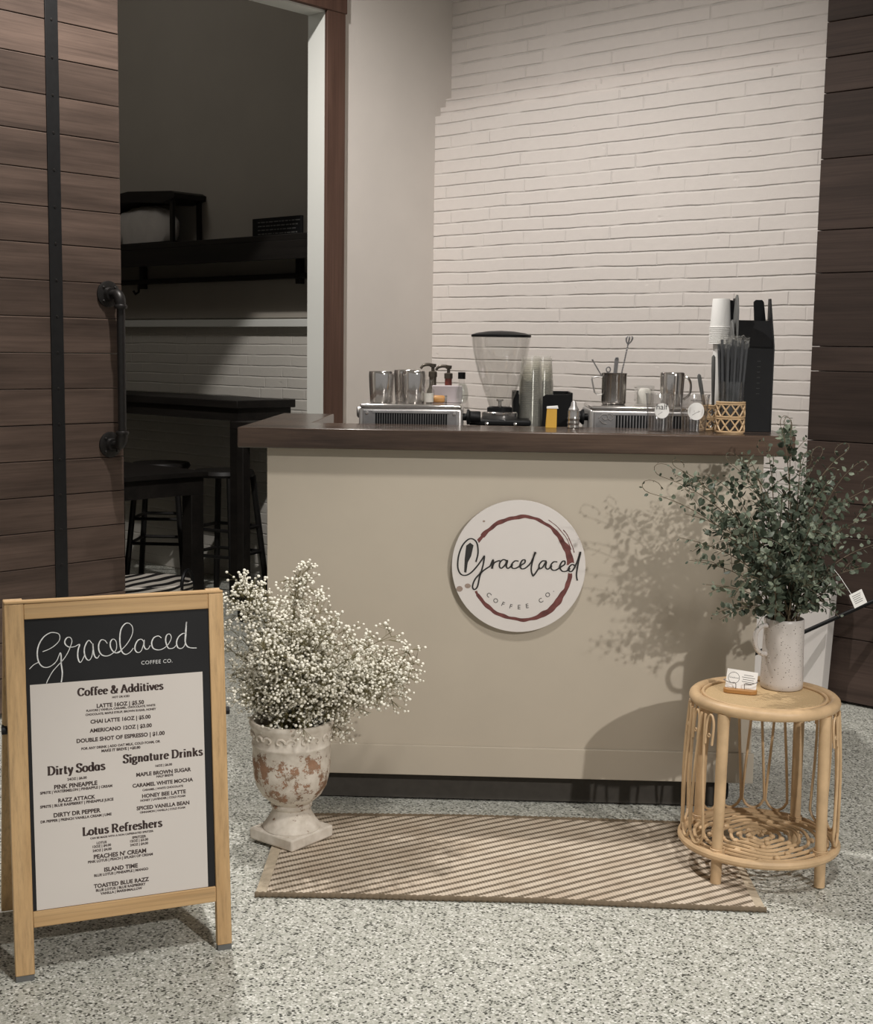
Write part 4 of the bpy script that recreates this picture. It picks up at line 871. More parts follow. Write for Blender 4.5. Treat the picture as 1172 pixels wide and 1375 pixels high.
# pitcher and eucalyptus
JX, JY = 0.994, 3.738
jg = thing('white_pitcher', 'tall white speckled ceramic pitcher with a loop handle on the rattan table', 'pitcher', (JX, JY, TZ - 0.0015))
b = MB(); b.lathe([(0, 0), (0.055, 0), (0.0595, 0.004), (0.060, 0.02), (0.058, 0.10), (0.056, 0.19), (0.0555, 0.200), (0.0535, 0.202), (0.0515, 0.199), (0.052, 0.10), (0.053, 0.01), (0, 0.009)], 56); b.build('body', MT['ceramic'], jg, angle=50)
b = MB(); b.tube(spline([(-0.050, -0.020, 0.182), (-0.068, -0.027, 0.184), (-0.085, -0.034, 0.170), (-0.090, -0.036, 0.145), (-0.083, -0.033, 0.118), (-0.068, -0.027, 0.104), (-0.052, -0.021, 0.100)], 5), 0.0068, 10); b.build('handle', MT['ceramic'], jg)
random.seed(12)
eb = thing('eucalyptus_bouquet', 'big loose bunch of green eucalyptus branches standing in the white pitcher', 'plant', (JX, JY, 0.69))
eo = Vector((JX, JY, 0.69))
ET = [(872, 662, -.05), (888, 640, .02), (908, 628, .05), (930, 650, -.12), (920, 690, -.15), (912, 722, -.08), (925, 752, -.02), (966, 832, -.06), (948, 785, -.16), (955, 640, .05), (980, 622, .08), (1003, 612, -.04), (1030, 600, .02), (1048, 572, .0), (1062, 568, .04), (1075, 618, -.1), (1102, 612, .08), (1135, 608, .02), (1152, 622, -.06), (1170, 655, .0), (1182, 690, -.1), (1178, 730, .06), (1160, 762, -.04), (1140, 792, -.12), (1118, 770, .08), (1108, 818, -.05), (1000, 690, -.22), (1050, 670, -.25), (1095, 700, -.22), (1130, 710, -.18), (970, 720, -.22), (1020, 740, -.26), (1075, 760, -.24), (1010, 660, .12), (1060, 640, .12), (1110, 660, .14), (1035, 700, .1), (985, 680, .04), (1145, 670, .1), (990, 770, -.2), (1040, 785, -.24), (1095, 785, -.2), (958, 690, .06), (1015, 640, -.12), (1120, 640, -.12), (1060, 720, -.15)]
def leaf(mb, p, d, n, L, wd):
    d = d.normalized(); n = (n - d * n.dot(d)); n = n.normalized() if n.length > 1e-4 else d.orthogonal(); s = d.cross(n)
    vs = [p, p + d * L * .28 + s * wd * .44 - n * L * .03, p + d * L * .66 + s * wd * .42 - n * L * .05, p + d * L, p + d * L * .66 - s * wd * .42 - n * L * .05, p + d * L * .28 - s * wd * .44 - n * L * .03, p + d * L * .3 + n * L * .05, p + d * L * .68 + n * L * .04]
    mb.add(vs, [(0, 1, 6), (1, 2, 7, 6), (2, 3, 7), (3, 4, 7), (4, 5, 6, 7), (5, 0, 6)])
def rv(): return Vector((random.gauss(0, 1), random.gauss(0, 1), random.gauss(0, 1)))
for px, py, dy in ET:
    tip = ray_point(px, py, JY + dy); root = eo + Vector((random.uniform(-.035, .035), random.uniform(-.035, .035), -0.03)); o_ = tip - eo
    top = Vector((root.x + o_.x * 0.28, root.y + o_.y * 0.28, max(eo.z + 0.10, eo.z + (tip.z - eo.z) * 0.80)))
    path = bez(root, top, tip, 16); sb = MB(); lb = MB()
    sb.tube([p - eo for p in path], [0.0024 - 0.0016 * i / 16 for i in range(17)], 5)
    def leaves_along(pa, i0, big):
        m = len(pa) - 1
        for i in range(i0, m + 1):
            t = i / m; dirn = (pa[min(m, i + 1)] - pa[max(0, i - 1)])
            if dirn.length < 1e-6: continue
            dirn.normalize(); side = dirn.cross(rv()).normalized()
            for s in ((1, -1) if i < m else (1,)):
                L = big * random.uniform(0.7, 1.15) * (1.0 - 0.55 * max(0, t - 0.55) / 0.45)
                dd = (side * s * 0.9 + dirn * random.uniform(0.1, 0.6) + rv() * 0.2)
                q = pa[i] + dd.normalized() * 0.004
                if q.y > 4.02 and q.x < 0.93: continue
                leaf(lb, q - eo, dd, rv(), L, L * random.uniform(0.62, 0.85))
    leaves_along(path, 4, 0.031)
    for k in range(4):
        i = random.randint(5, 13); p = path[i]; dirn = (path[i + 1] - path[i - 1]).normalized()
        e = p + (dirn * 0.7 + rv() * 0.55).normalized() * random.uniform(0.05, 0.11)
        tw = bez(p, (p + e) / 2 + Vector((0, 0, 0.015)), e, 5)
        sb.tube([q - eo for q in tw], 0.0008, 4); leaves_along(tw, 1, 0.024)
    if py < 665:      # thin curling tips
        d0 = (path[-1] - path[-3]).normalized(); sd = Vector((d0.z, random.uniform(-.4, .4), -d0.x)).normalized() * random.choice((-1, 1)); rr = random.uniform(0.010, 0.019)
        cv = [path[-1] + d0 * rr * math.sin(R(a)) * 1.6 + sd * rr * (1 - math.cos(R(a))) for a in range(0, 271, 30)]
        sb.tube([p - eo for p in cv], 0.0009, 4)
        for q in cv[2::2]: leaf(lb, q - eo, rv(), rv(), 0.011, 0.006)
    br = sb.build('branch', MT['euc_stem'], eb); lb.build('leaves', MT['leaf'], br, angle=60)
ct = ray_point(1152, 804, JY - 0.12); b = MB(); q = ct - eo
mt = Matrix.Translation(q) @ Matrix.Rotation(R(-28), 4, 'Y') @ Matrix.Rotation(R(12), 4, 'X')
b.box(-0.019, 0.019, -0.0004, 0.0004, -0.022, 0.022, mt); tg = b.build('care_tag', MT['white_card'], eb); tg['label'] = 'small white care tag hanging at the right'
b = MB()
for r in range(5): b.ribbon([(-0.013, 0.014 - 0.006 * r), (0.012 - 0.002 * (r % 3), 0.014 - 0.006 * r)], lambda dx, dy, t: 0.0016, lambda u, v: mt @ Vector((u, -0.0008, v)))
b.build('print', MT['grey_plastic'], tg, smooth=False)
b = MB(); b.tube([mt @ Vector((-0.012, 0, 0.022)), ray_point(1128, 775, JY - 0.10) - eo, ray_point(1120, 765, JY - 0.08) - eo], 0.0008, 4); b.build('tag_string', MT['white_card'], tg)
# ------------------------------------------------------------------ things on the bar (bar frame)
def BT(name, label, cat, x, y, z, group=None, dr=0): return thing(name, label, cat, B(x, y, z), -YC + dr, group)
def machine(label, x0, x1, y0, ztop, nslot, knob, emblem):
    cx = (x0 + x1) / 2; w = x1 - x0; t = BT('espresso_machine', label, 'coffee machine', cx, y0 + 0.17, 1.0)
    h = ztop - 1.0; d0 = -0.17
    b = MB(); b.box(-w / 2, w / 2, d0 + 0.008, 0.17, 0.02, h - 0.012); b.build('body', MT['steel'], t, bevel=0.010, seg=3)
    b = MB(); b.box(-w / 2 + 0.004, w / 2 - 0.004, d0 + 0.004, 0.168, h - 0.014, h); b.build('cup_tray', MT['chrome'], t, bevel=0.006, seg=3)
    b = MB(); b.box(-w / 2 + 0.016, w / 2 - 0.016, d0, d0 + 0.010, 0.03, h - 0.020); bp = b.build('back_panel', MT['dksteel'], t, bevel=0.002)
    b = MB(); s0, s1 = -w / 2 + 0.055, w / 2 - 0.05
    if emblem: s0 = -w / 2 + 0.085
    for i in range(nslot):
        x = s0 + (s1 - s0) * (i + 0.5) / nslot; b.box(x - 0.0030, x + 0.0030, d0 - 0.0012, d0, h - 0.072, h - 0.030)
    b.build('vent_slots', MT['black'], bp, smooth=False)
    b = MB(); b.box(s0 - 0.008, s1 + 0.008, d0 - 0.004, d0, h - 0.028, h - 0.026); b.box(s0 - 0.008, s1 + 0.008, d0 - 0.004, d0, h - 0.077, h - 0.074); b.build('vent_frame', MT['steel'], bp)
    b = MB()
    for x in (-w / 2 + 0.028, w / 2 - 0.028):
        if emblem and x < 0: continue
        b.lathe([(0, 0), (0.006, 0), (0.005, 0.003), (0, 0.0035)], 14, mtx=Matrix.Translation((x, d0, h - 0.030)) @ Matrix.Rotation(R(90), 4, 'X'))
    b.build('screws', MT['chrome'], bp)
    if emblem:
        b = MB()
        for pts in ([(0, 0), (0.012, 0.012), (0.028, 0.010), (0.030, -0.002), (0.018, -0.004), (0.012, 0.004)], [(0.022, 0.012), (0.038, 0.014), (0.048, 0.004), (0.040, -0.006), (0.030, 0.000)], [(0.004, -0.006), (0.014, -0.016), (0.026, -0.018)]):
            b.tube(spline([(-w / 2 + 0.03 + u, d0 - 0.001, h - 0.040 + v) for u, v in pts], 5), 0.0022, 6)
        b.build('emblem', MT['chrome'], bp)
    for x in (-w / 2 + 0.04, w / 2 - 0.04):
        for y in (-0.13, 0.13): b = MB(); b.lathe([(0, 0), (0.018, 0), (0.015, 0.02), (0, 0.02)], 14, c=(x, y, 0)); b.build('foot', MT['black'], t)
    s, zk = knob
    q = Matrix.Translation((s * w / 2, d0 + 0.07, h - zk)) @ Matrix.Rotation(R(90 * s), 4, 'Y')
    b = MB(); b.lathe([(0, -0.004), (0.012, -0.004), (0.012, 0.012), (0.026, 0.014), (0.026, 0.020), (0.020, 0.026), (0.020, 0.056), (0.018, 0.060), (0, 0.060)], 26, mtx=q); b.build('steam_knob', MT['black'], t)
    q = Matrix.Translation((-s * w / 2, d0 + 0.07, h - 0.03)) @ Matrix.Rotation(R(-90 * s), 4, 'Y')
    b = MB(); b.lathe([(0, -0.003), (0.020, -0.003), (0.020, 0.008), (0.014, 0.012), (0, 0.012)], 22, mtx=q); b.build('side_dial', MT['steel'], t)
    return t
machine('small steel espresso machine with vented back left of the grinder', -0.418, -0.072, 4.44, 1.262, 30, (1, 0.042), False)
machine('wider steel espresso machine with swirl emblem right of the grinder', 0.350, 0.785, 4.46, 1.266, 30, (-1, 0.040), True)
def tumbler(label, x, y, z, r, h, dr=0, handle=True):
    t = BT('milk_pitcher', label, 'pitcher', x, y, z, None, dr)
    b = MB(); b.lathe([(0, 0), (r * .84, 0), (r * .88, 0.003), (r * .95, h * .5), (r, h * .86), (r * .985, h * .97), (r * .94, h), (r * .90, h * .985), (r * .93, h * .9), (r * .85, 0.008), (0, 0.007)], 40); b.build('body', MT['chrome'], t, angle=50)
    if handle:
        b = MB(); b.tube(spline([(r * .93, 0, h * .86), (r * 1.25, 0, h * .84), (r * 1.48, 0, h * .66), (r * 1.42, 0, h * .36), (r * .93, 0, h * .18)], 5), 0.0042, 8); b.build('handle', MT['chrome'], t)
    return t
MZ = 1.2625
tumbler('polished steel milk pitcher at the left end of the left espresso machine', -0.351, 4.55, MZ, 0.043, 0.106, R(95))
tumbler('polished steel milk pitcher in the front of the pair on the left espresso machine', -0.240, 4.56, MZ, 0.041, 0.108, R(60))
tumbler('polished steel milk pitcher half hidden behind the front pitcher on the left machine', -0.275, 4.665, MZ, 0.041, 0.110, R(120))
t = BT('glass_bottle', 'small clear square shouldered glass bottle beside the two steel pitchers', 'bottle', -0.190, 4.55, MZ)
b = MB(); b.lathe([(0, 0), (0.019, 0), (0.021, 0.004), (0.021, 0.045), (0.010, 0.058), (0.010, 0.075), (0.012, 0.076), (0.012, 0.080), (0.0085, 0.080), (0.0085, 0.058), (0.018, 0.044), (0.018, 0.004), (0, 0.003)], 28); b.build('body', MT['clear'], t, angle=45)
b = MB(); b.lathe([(0, 0.0045), (0.0165, 0.0045), (0.017, 0.034), (0, 0.034)], 24); b.build('contents', MT['cream'], t)
def pump_bottle(label, x, y, z, mat, dr, h=0.13):
    t = BT('pump_bottle', label, 'bottle', x, y, z, None, dr)
    b = MB(); b.lathe([(0, 0), (0.026, 0), (0.028, 0.004), (0.028, h * .72), (0.022, h * .84), (0.013, h * .9), (0.013, h), (0, h)], 28); b.build('body', mat, t, angle=50)
    b = MB(); b.lathe([(0, h), (0.0155, h), (0.0155, h + 0.018), (0.010, h + 0.021), (0.006, h + 0.021), (0.006, h + 0.034), (0.011, h + 0.036), (0.012, h + 0.047), (0, h + 0.049)], 22)
    b.tube(spline([(0, 0, h + 0.043), (-0.022, 0, h + 0.045), (-0.038, 0, h + 0.040), (-0.046, 0, h + 0.030)], 4), [0.0058] * 8 + [0.005] * 5, 8); b.build('pump_head', MT['pump'], t, angle=50)
SHELF = 1.0
pump_bottle('syrup bottle with bronze pump pointing left behind the glass bottle', -0.190, 4.90, 1.0, MT['pump'], 0.3, 0.345)
pump_bottle('red brown syrup bottle with bronze pump behind the pale card box', -0.133, 4.90, 1.0, MT['amber'], 0.1, 0.34)
t = BT('syrup_bottle', 'slim syrup bottle with a black cap at the right end of the left machine', 'bottle', -0.084, 4.72 + 0.14, 1.0)
b = MB(); b.lathe([(0, 0), (0.027, 0), (0.028, 0.004), (0.028, 0.25), (0.024, 0.27), (0.013, 0.315), (0.011, 0.34), (0, 0.34)], 28); b.build('body', MT['clear'], t, angle=50)
b = MB(); b.lathe([(0, 0.34), (0.0135, 0.34), (0.0135, 0.364), (0, 0.365)], 22); b.build('cap', MT['black'], t)
t = BT('card_box', 'small flat pale grey box on top of the left machine', 'box', -0.130, 4.66, MZ)
b = MB(); b.box(-0.052, 0.052, -0.03, 0.03, 0, 0.058); b.build('carton', MT['lavender'], t, bevel=0.002)
t = BT('tamper', 'light wooden tamper lying in front of the pale grey box', 'tamper', -0.158, 4.585, MZ + 0.0135)
b = MB(); b.lathe([(0, -0.024), (0.010, -0.024), (0.013, -0.018), (0.013, 0.016), (0.010, 0.022), (0, 0.022)], 22, mtx=Matrix.Rotation(R(90), 4, 'Y')); b.build('handle', MT['honey'], t, angle=40)
b = MB(); b.lathe([(0, 0.0225), (0.0132, 0.0225), (0.0132, 0.03), (0, 0.03)], 22, mtx=Matrix.Rotation(R(90), 4, 'Y')); b.build('base', MT['chrome'], t, angle=40)
t = BT('glass_goblet', 'round clear glass leaning beside the syrup bottle at the machine corner', 'glass', -0.076, 4.62, MZ)
b = MB(); b.lathe([(0, 0), (0.012, 0), (0.018, 0.01), (0.021, 0.03), (0.018, 0.05), (0.012, 0.066), (0.010, 0.066), (0.016, 0.05), (0.019, 0.03), (0.016, 0.012), (0, 0.004)], 26); b.build('bowl', MT['glass'], t, angle=50)

# coffee grinder with a big clear hopper
t = BT('coffee_grinder', 'coffee grinder with a tall clear plastic bean hopper and dark lid', 'coffee grinder', 0.0535, 4.665, 1.0)
b = MB(); b.box(-0.082, 0.082, -0.10, 0.052, 0.0, 0.188); b.build('body', MT['dksteel'], t, bevel=0.012, seg=3)
b = MB(); b.box(-0.106, 0.106, -0.115, 0.062, 0.190, 0.209); b.build('top_plate', MT['black'], t, bevel=0.006, seg=3)
b = MB()
for x in (-0.045, 0.052): b.lathe([(0, 0), (0.007, 0), (0.006, 0.006), (0, 0.008)], 14, mtx=Matrix.Translation((x, -0.115, 0.196)) @ Matrix.Rotation(R(90), 4, 'X'))
b.build('screws', MT['chrome'], t)
b = MB(); b.lathe([(0, 0.209), (0.061, 0.209), (0.062, 0.212), (0.062, 0.230), (0.059, 0.233), (0, 0.233)], 44); b.build('adjusting_ring', MT['chrome'], t)
b = MB(); b.lathe([(0, 0.2332), (0.044, 0.2332), (0.044, 0.246), (0.038, 0.250), (0.036, 0.250), (0.036, 0.2335), (0, 0.2335)], 40); b.build('collar', MT['black'], t)
prof = [(0.037, 0.2505), (0.046, 0.275), (0.060, 0.312), (0.076, 0.358), (0.089, 0.405), (0.098, 0.450), (0.1015, 0.490)]
ins = [(r - 0.003, z + 0.001) for r, z in prof]
b = MB(); b.lathe(prof + ins[::-1], 56, closed=True); b.build('hopper', MT['clear'], t, angle=70)
b = MB(); b.lathe([(0, 0.4905), (0.103, 0.4905), (0.104, 0.494), (0.103, 0.498), (0.085, 0.504), (0.045, 0.510), (0, 0.512)], 56); b.build('lid', MT['black'], t, angle=50)
b = MB(); b.lathe([(0, 0.234), (0.006, 0.234), (0.006, 0.268), (0.012, 0.270), (0.012, 0.276), (0, 0.277)], 14); b.build('centre_bolt', MT['chrome'], t)

# cup caddy with two stacks of clear cups
t = BT('cup_caddy', 'low black open caddy holding two stacks of clear cups behind the grinder', 'caddy', 0.205, 4.83, 1.0)
b = MB(); b.box(-0.105, 0.105, -0.10, 0.11, 0.0, 0.15); b.build('base', MT['black'], t, bevel=0.003)
b = MB()
b.box(-0.105, 0.105, 0.100, 0.110, 0.15, 0.30)
b.box(-0.105, -0.098, -0.10, 0.10, 0.15, 0.30); b.box(0.098, 0.105, -0.10, 0.10, 0.15, 0.30)
b.prism([(-0.098, 0.15), (-0.098, 0.29), (-0.088, 0.30), (-0.083, 0.29), (-0.083, 0.15)], -0.10, -0.093, lambda u, v, a: (u, a, v)); b.prism([(0.0, 0.15), (0.0, 0.285), (0.012, 0.292), (0.098, 0.295), (0.098, 0.15)], -0.10, -0.093, lambda u, v, a: (u, a, v))
b.build('walls', MT['black'], t, bevel=0.001)
def cup_proto():
    b = MB(); hh = 0.105
    pr_ = [(0.031, hh), (0.033, hh - 0.004), (0.041, 0.005), (0.0425, 0.004), (0.0425, 0.0), (0.0405, 0.0), (0.040, 0.005), (0.032, hh - 0.005), (0.029, hh - 0.001)]
    b.lathe(pr_ + [], 26); me = b.build('plastic_cup', MT['cup_clear'], angle=50); return me
cup0 = cup_proto(); first = True
for sx, sy, nn, lab, gr in ((-0.042, -0.045, 24, 'clear plastic cup nested upside down in the front stack beside the hopper', 'cups in the front stack'), (0.002, 0.050, 24, 'clear plastic cup nested upside down in the rear stack against the brick wall', 'cups in the rear stack')):
    for k in range(nn):
        o = cup0 if first else cup0.copy()
        if not first: COL.objects.link(o)
        first = False; o.location = B(0.205 + sx, 4.83 + sy, 1.1505 + 0.0075 * k); o.rotation_euler = (0, 0, -YC); tag(o, lab, 'cup', gr)
t = BT('sugar_carton', 'small tapered yellow carton with a white lid in front of the black caddy', 'carton', 0.2145, 4.30, 1.2)
b = MB(); b.add([(-.0175, -.014, 0), (.0175, -.014, 0), (.0175, .014, 0), (-.0175, .014, 0), (-.0135, -.012, .062), (.0175, -.012, .062), (.0175, .012, .062), (-.0135, .012, .062)], [(0, 1, 2, 3), (4, 5, 6, 7), (0, 1, 5, 4), (1, 2, 6, 5), (2, 3, 7, 6), (3, 0, 4, 7)]); b.build('carton', MT['yellow'], t, bevel=0.001)
b = MB(); b.add([(-.015, -.014, .0622), (.022, -.014, .0622), (.022, .013, .0622), (-.015, .013, .0622), (-.014, -.013, .068), (.020, -.013, .071), (.020, .012, .071), (-.014, .012, .068)], [(0, 1, 2, 3), (4, 5, 6, 7), (0, 1, 5, 4), (1, 2, 6, 5), (2, 3, 7, 6), (3, 0, 4, 7)]); b.build('lid', MT['white_card'], t)
t = BT('glass_jar', 'small clear jar with ridged sides and a metal top beside the yellow carton', 'jar', 0.286, 4.30, 1.2)
b = MB(); b.lathe([(0, 0), (0.018, 0), (0.020, 0.003), (0.018, 0.01), (0.020, 0.017), (0.018, 0.024), (0.020, 0.031), (0.018, 0.038), (0.019, 0.056), (0, 0.056)], 24); b.build('body', MT['chrome'], t, angle=30)
b = MB(); b.lathe([(0, 0.0562), (0.016, 0.0562), (0.017, 0.060), (0.010, 0.072), (0.008, 0.082), (0.004, 0.088), (0, 0.089)], 22); b.build('lid', MT['steel'], t, angle=40)

# frothing pitcher with spoons on the right machine
FZ = 1.2665; FX, FY = 0.443, 4.62
t = BT('frothing_pitcher', 'steel frothing pitcher holding spoons and a twisted bar spoon on the right machine', 'pitcher', FX, FY, FZ)
b = MB(); b.lathe([(0, 0), (0.038, 0), (0.0415, 0.004), (0.042, 0.012), (0.0425, 0.100), (0.0445, 0.106), (0.043, 0.107), (0.0408, 0.100), (0.040, 0.012), (0, 0.006)], 44); b.build('body', MT['steel2'], t, angle=50)
b = MB(); b.tube([(-0.042, -0.004, 0.092), (-0.060, -0.006, 0.094), (-0.076, -0.008, 0.090), (-0.077, -0.008, 0.084), (-0.066, -0.007, 0.040), (-0.058, -0.006, 0.034), (-0.042, -0.004, 0.034)], 0.0030, 8); b.build('handle', MT['steel'], t)
def stick(name, label, cat, p0, p1, r, mat, extra=None):
    s = BT(name, label, cat, FX + p0[0], FY + p0[1], FZ + p0[2]); d = Vector(p1) - Vector(p0)
    b = MB(); b.tube([(0, 0, 0), d * 0.5, d], r, 8); b.build('shaft', mat, s)
    if extra: extra(s, d)
    return s
stick('steel_rod', 'thin steel rod leaning left out of the frothing pitcher', 'spoon', (0.010, 0, 0.010), (-0.076, 0.0, 0.150), 0.0022, MT['dksteel'], lambda s, d: MB().ball(d, 0.0035, 8, 5).build('tip', MT['dksteel'], s))
def loop_(s, d):
    b = MB(); b.tube([d + Vector((0.007 * math.cos(t), 0, 0.006 + 0.009 * math.sin(t))) for t in [2 * math.pi * i / 16 for i in range(16)]], 0.0022, 6, True); b.build('ring_end', MT['dksteel'], s)
stick('looped_spoon', 'short spoon with a ring shaped end low in the frothing pitcher', 'spoon', (-0.015, 0.0, 0.010), (-0.021, 0.0, 0.112), 0.0022, MT['dksteel'], loop_)
def paddle(s, d):
    u = d.normalized(); b = MB(); e = d
    b.prism([(-0.0065, -0.05), (0.0065, -0.05), (0.0072, 0.002), (0.0045, 0.009), (-0.0045, 0.009), (-0.0072, 0.002)], -0.0012, 0.0012, lambda p, q, a: e + u * q + Vector((1, 0, 0)) * p + Vector((0, 1, 0)) * a); b.build('flat_handle', MT['dksteel'], s, bevel=0.0008)
    b = MB(); b.tube([e + Vector((0.003 * math.cos(t), -0.0016, 0.001 + 0.004 * math.sin(t))) for t in [2 * math.pi * i / 12 for i in range(12)]], 0.0009, 5, True); b.build('hang_hole', MT['black'], s)
stick('measuring_spoon', 'flat handled spoon upright in the middle of the frothing pitcher', 'spoon', (-0.004, 0.006, 0.010), (0.007, 0.006, 0.152), 0.0030, MT['dksteel'], paddle)
def trident(s, d):
    b = MB(); L = d.length; u = d.normalized(); n1 = u.orthogonal().normalized(); n2 = u.cross(n1)
    for ph in (0, math.pi): b.tube([u * (L * (0.25 + 0.75 * i / 60)) + (n1 * math.cos(i * 0.9 + ph) + n2 * math.sin(i * 0.9 + ph)) * 0.0018 for i in range(61)], 0.0014, 5)
    b.build('twisted_shaft', MT['dksteel'], s)
    b = MB()
    for sx in (-1, 0, 1): b.tube(spline([d, d + u * 0.010 + Vector((sx * 0.008, 0, 0)), d + u * 0.022 + Vector((sx * 0.010, 0, 0)), d + u * 0.028 + Vector((sx * 0.006, 0, 0))], 4), [0.0024] * 6 + [0.0030] * 4 + [0.002] * 3, 6)
    b.build('fork_end', MT['dksteel'], s)
stick('bar_spoon', 'tall twisted bar spoon with a three pronged end leaning right in the pitcher', 'spoon', (0.006, -0.006, 0.012), (0.043, -0.006, 0.205), 0.0018, MT['dksteel'], trident)
t = BT('glass_jar', 'clear square glass of white powder between the two steel pitchers', 'jar', 0.547, 4.62, FZ)
b = MB(); o = 0.031; i_ = 0.0285
b.box(-o, o, -o, o, 0, 0.003); b.box(-o, -i_, -o, o, 0.003, 0.066); b.box(i_, o, -o, o, 0.003, 0.066); b.box(-i_, i_, -o, -i_, 0.003, 0.066); b.box(-i_, i_, i_, o, 0.003, 0.066); b.build('body', MT['clear'], t)
b = MB(); b.lathe([(0, 0.0035), (0.024, 0.0035), (0.0245, 0.045), (0.018, 0.056), (0, 0.058)], 26); b.build('powder', MT['cream'], t)
tumbler('polished steel milk pitcher on the right machine beside the glass of powder', 0.638, 4.60, FZ, 0.042, 0.112, R(-12))

# two clear cups with round stickers
def sticker_cup(label, x, y, big, word):
    r0, r1, h = (0.037, 0.046, 0.118)
    t = BT('plastic_cup', label, 'cup', x, y, 1.2)
    out = [(0.0, 0.0), (r0, 0.0), (r0 + 0.0005, 0.004), (r1, h - 0.004), (r1 + 0.002, h - 0.002), (r1 + 0.002, h)]; inn = [(r1, h), (r1 - 0.001, h - 0.004), (r0 - 0.001, 0.005), (0, 0.0045)]
    b = MB(); b.lathe(out + inn, 40); b.build('body', MT['clear2'], t, angle=50)
    zc, sr_ = 0.066, 0.0235 if not big else 0.027
    def onc(u, v, dep=0.0006):
        rr = r0 + (r1 - r0) * (zc + v) / h + dep; a = -math.pi / 2 + u / rr; return Vector((rr * math.cos(a), rr * math.sin(a), zc + v))
    b = MB(); n = 28; c = onc(0, 0); vs = [c]
    for k in (0.5, 1.0): vs += [onc(sr_ * k * math.cos(2 * math.pi * i / n), sr_ * k * math.sin(2 * math.pi * i / n)) for i in range(n)]
    fs_ = [(0, 1 + i, 1 + (i + 1) % n) for i in range(n)] + [(1 + i, 1 + n + i, 1 + n + (i + 1) % n, 1 + (i + 1) % n) for i in range(n)]
    b.add(vs, fs_); stk = b.build('round_sticker', MT['white_card'], t)
    b = MB()
    if word: text_into(b, word, lambda u, v: onc(u, v, 0.001), 0, 0.004, width=sr_ * 1.5)
    b.ribbon([(-0.012, -0.012), (0.0, -0.004), (0.012, 0.0) if big else (0.0, -0.002)], lambda dx, dy, t_: 0.001, lambda u, v: onc(u, v, 0.001)); b.build('lettering', MT['ink2'], stk, smooth=False)
    if big:
        b = MB(); text_into(b, 'Halftone', lambda u, v: onc(u, v, 0.001), 0.0, 0.030, width=0.036); b.build('rim_lettering', MT['ink2'], t, smooth=False)
    return t
sticker_cup('clear plastic cup with a small round white sticker in front of the right machine', 0.549, 4.20, False, 'half')
sticker_cup('clear plastic cup with a bigger white sticker next to the straw basket', 0.654, 4.20, True, None)

# straw glass in its basket sleeve
def basket_sleeve(name, label, x, y, r, h, ox=0):
    t = BT(name, label, 'basket', x, y, 1.2)
    b = MB(); b.lathe([(0, 0.0), (r, 0), (r, 0.004), (0, 0.004)], 30); b.build('base', MT['rattan'], t)
    b = MB()
    for z in (0.006, h * .47, h * .53, h - 0.008, h - 0.002): b.tube(circ(r + 0.001, z, 36), 0.0027, 6, True)
    n = 9
    for k in range(n):
        for z0, z1 in ((0.006, h * .47), (h * .53, h - 0.006)):
            for s in (1, -1):
                a0 = 2 * math.pi * k / n
                b.tube([((r + 0.001) * math.cos(a0 + s * (t_ - 0.5) * 2 * math.pi / n), (r + 0.001) * math.sin(a0 + s * (t_ - 0.5) * 2 * math.pi / n), z0 + (z1 - z0) * t_) for t_ in (0, .25, .5, .75, 1)], 0.0027, 5)
    b.build('weave', MT['rattan'], t); return t
GX, GY = 0.758, 4.155
basket_sleeve('basket_sleeve', 'rattan basket sleeve round the straw glass in front of the black organizer', GX, GY, 0.0420, 0.098)
t = BT('straw_glass', 'clear tumbler standing in the rattan sleeve, full of wrapped straws', 'glass', GX, GY, 1.2045)
b = MB(); b.lathe([(0, 0), (0.034, 0), (0.0365, 0.004), (0.0395, 0.155), (0.0385, 0.155), (0.0345, 0.006), (0, 0.005)], 36); b.build('body', MT['clear'], t, angle=50)
random.seed(5); k = 0
s0 = None
for ring_r, cnt in ((0.0265, 12), (0.013, 6)):
    for i in range(cnt):
        a = 2 * math.pi * (i + 0.3 * (ring_r < 0.02)) / cnt; x, y = ring_r * math.cos(a), ring_r * math.sin(a); lean = 0.018 * ring_r / 0.0265
        L = random.uniform(0.272, 0.290)
        o = BT('wrapped_straw', 'black straw in clear crinkled wrapper standing in the basket sleeve glass', 'straw', GX + x, GY + y, 1.2105, 'wrapped straws in the glass')
        tx, ty = lean * math.cos(a), lean * math.sin(a); e = Vector((tx, ty, L))
        b = MB(); b.tube([(0, 0, 0), e * 0.96], 0.0042, 8); b.build('tube', MT['straw'], o)
        b = MB(); pts = [e * (0.90 + 0.10 * j / 8) + Vector((random.gauss(0, .0012), random.gauss(0, .0012), 0)) for j in range(9)]
        b.tube(pts, [0.0046, 0.0052, 0.0060, 0.0050, 0.0068, 0.0055, 0.0070, 0.0058, 0.0064], 7); b.v = [(p[0] + random.gauss(0, .0009), p[1] + random.gauss(0, .0009), p[2] + random.gauss(0, .001)) for p in b.v]
        b.build('wrapper', MT['wrap'], o, smooth=False)
HX, HY = 0.722, 4.275
basket_sleeve('basket_sleeve', 'second rattan basket sleeve half hidden behind the straw basket', HX, HY, 0.036, 0.082)
for dx, top_, lab in ((-0.012, (-0.036, 0.0, 0.175), 'short grey paddle leaning left in the rear basket sleeve'), (0.004, (-0.006, 0.0, 0.235), 'taller grey paddle beside the wrapped straws in the rear basket sleeve')):
    t = BT('stir_paddle', lab, 'stirrer', HX + dx, HY - 0.012 if dx < 0 else HY, 1.2045); e = Vector(top_)
    b = MB(); b.tube([(0, 0, 0), e * 0.4, e * 0.8, e * 0.97, e], [0.004, 0.005, 0.0065, 0.006, 0.002], 8); b.build('blade', MT['grey_plastic'], t)

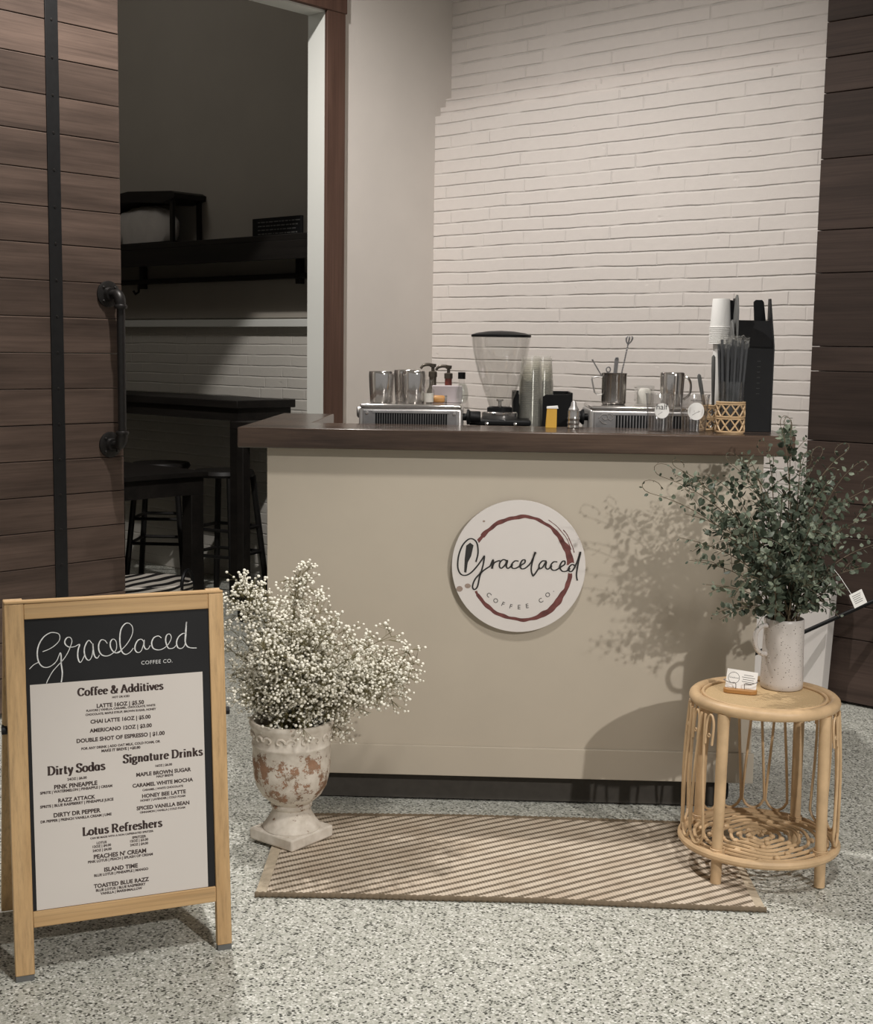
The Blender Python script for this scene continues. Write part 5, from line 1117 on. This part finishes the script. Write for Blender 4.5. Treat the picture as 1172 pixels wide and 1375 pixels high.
# black lid and cup organizer
OX, OY = 0.847, 4.32
t = BT('cup_organizer', 'tall black acrylic cup and lid organizer at the right end of the bar', 'organizer', OX, OY, 1.2)
b = MB(); b.box(-0.052, 0.056, -0.06, -0.054, 0.0, 0.262); b.build('front_panel', MT['black'], t, bevel=0.001)
for x0, x1 in ((-0.056, -0.052), (0.056, 0.060)):
    b = MB(); b.prism([(-0.06, 0), (-0.06, 0.268), (0.02, 0.42), (0.05, 0.42), (0.05, 0)], x0, x1, lambda u, v, a: (a, u, v)); b.build('side_panel', MT['black'], t)
b = MB(); b.prism([(-0.088, 0.0), (-0.088, 0.40), (-0.080, 0.415), (-0.058, 0.415), (-0.052, 0.405), (-0.046, 0.352), (0.014, 0.352), (0.010, 0.41), (0.016, 0.417), (0.036, 0.417), (0.042, 0.41), (0.060, 0.285), (0.060, 0.0)], 0.046, 0.054, lambda u, v, a: (u, a, v)); b.build('back_panel', MT['black'], t)
b = MB(); b.box(-0.088, 0.056, -0.054, 0.046, 0.0, 0.006); b.build('base', MT['black'], t)
b = MB(); b.prism([(-0.06 + 0.002, 0.262), (-0.052, 0.268), (0.02, 0.35), (0.02, 0.34)], -0.052, 0.056, lambda u, v, a: (a, u, v)); b.build('sloping_front', MT['black'], t)
for x, z1 in ((-0.070, 0.352), (-0.058, 0.43)):
    b = MB(); b.prism([(-0.045, 0.006), (-0.045, z1 - 0.05), (-0.030, z1 - 0.012), (-0.015, z1), (0.0, z1 - 0.006), (0.02, z1 - 0.06), (0.03, 0.006)], x, x + 0.006, lambda u, v, a: (a, u, v)); b.build('divider', MT['grey_plastic'], t, bevel=0.001)
b = MB()
for k in range(7): b.box(0.004, 0.012, 0.0455, 0.046, 0.235 + k * 0.017, 0.240 + k * 0.017)
for k in range(7): b.box(0.008, 0.018, -0.0605 + 0.0 , -0.060, 0.12 + k * 0.017, 0.1205 + k * 0.017)
b.build('slot_marks', MT['grey_plastic'], t, smooth=False)
for k in range(9):
    o = BT('paper_cup', 'white paper cup nested in the tall stack at the organizer left side', 'cup', 0.755, 4.375, 1.2 + 0.275 + 0.0065 * k, 'white paper cups beside the organizer')
    b = MB(); b.lathe([(0.0, 0.092), (0.0265, 0.092), (0.0275, 0.090), (0.033, 0.004), (0.035, 0.003), (0.035, 0.0), (0.0325, 0.0), (0.0265, 0.086), (0.0, 0.087)], 32); b.build('body', MT['white_card'], o, angle=50)
t = BT('cup_tube', 'pale upright tube carrying the white paper cups behind the straws', 'holder', 0.755, 4.375, 1.2)
t.location = B(0.755, 4.375, 1.2)
b = MB(); b.box(-0.030, 0.010, -0.034, 0.034, 0, 0.006); b.lathe([(0.0, 0.0), (0.021, 0.0), (0.021, 0.345), (0.0, 0.345)], 26); b.build('column', MT['white_card'], t)
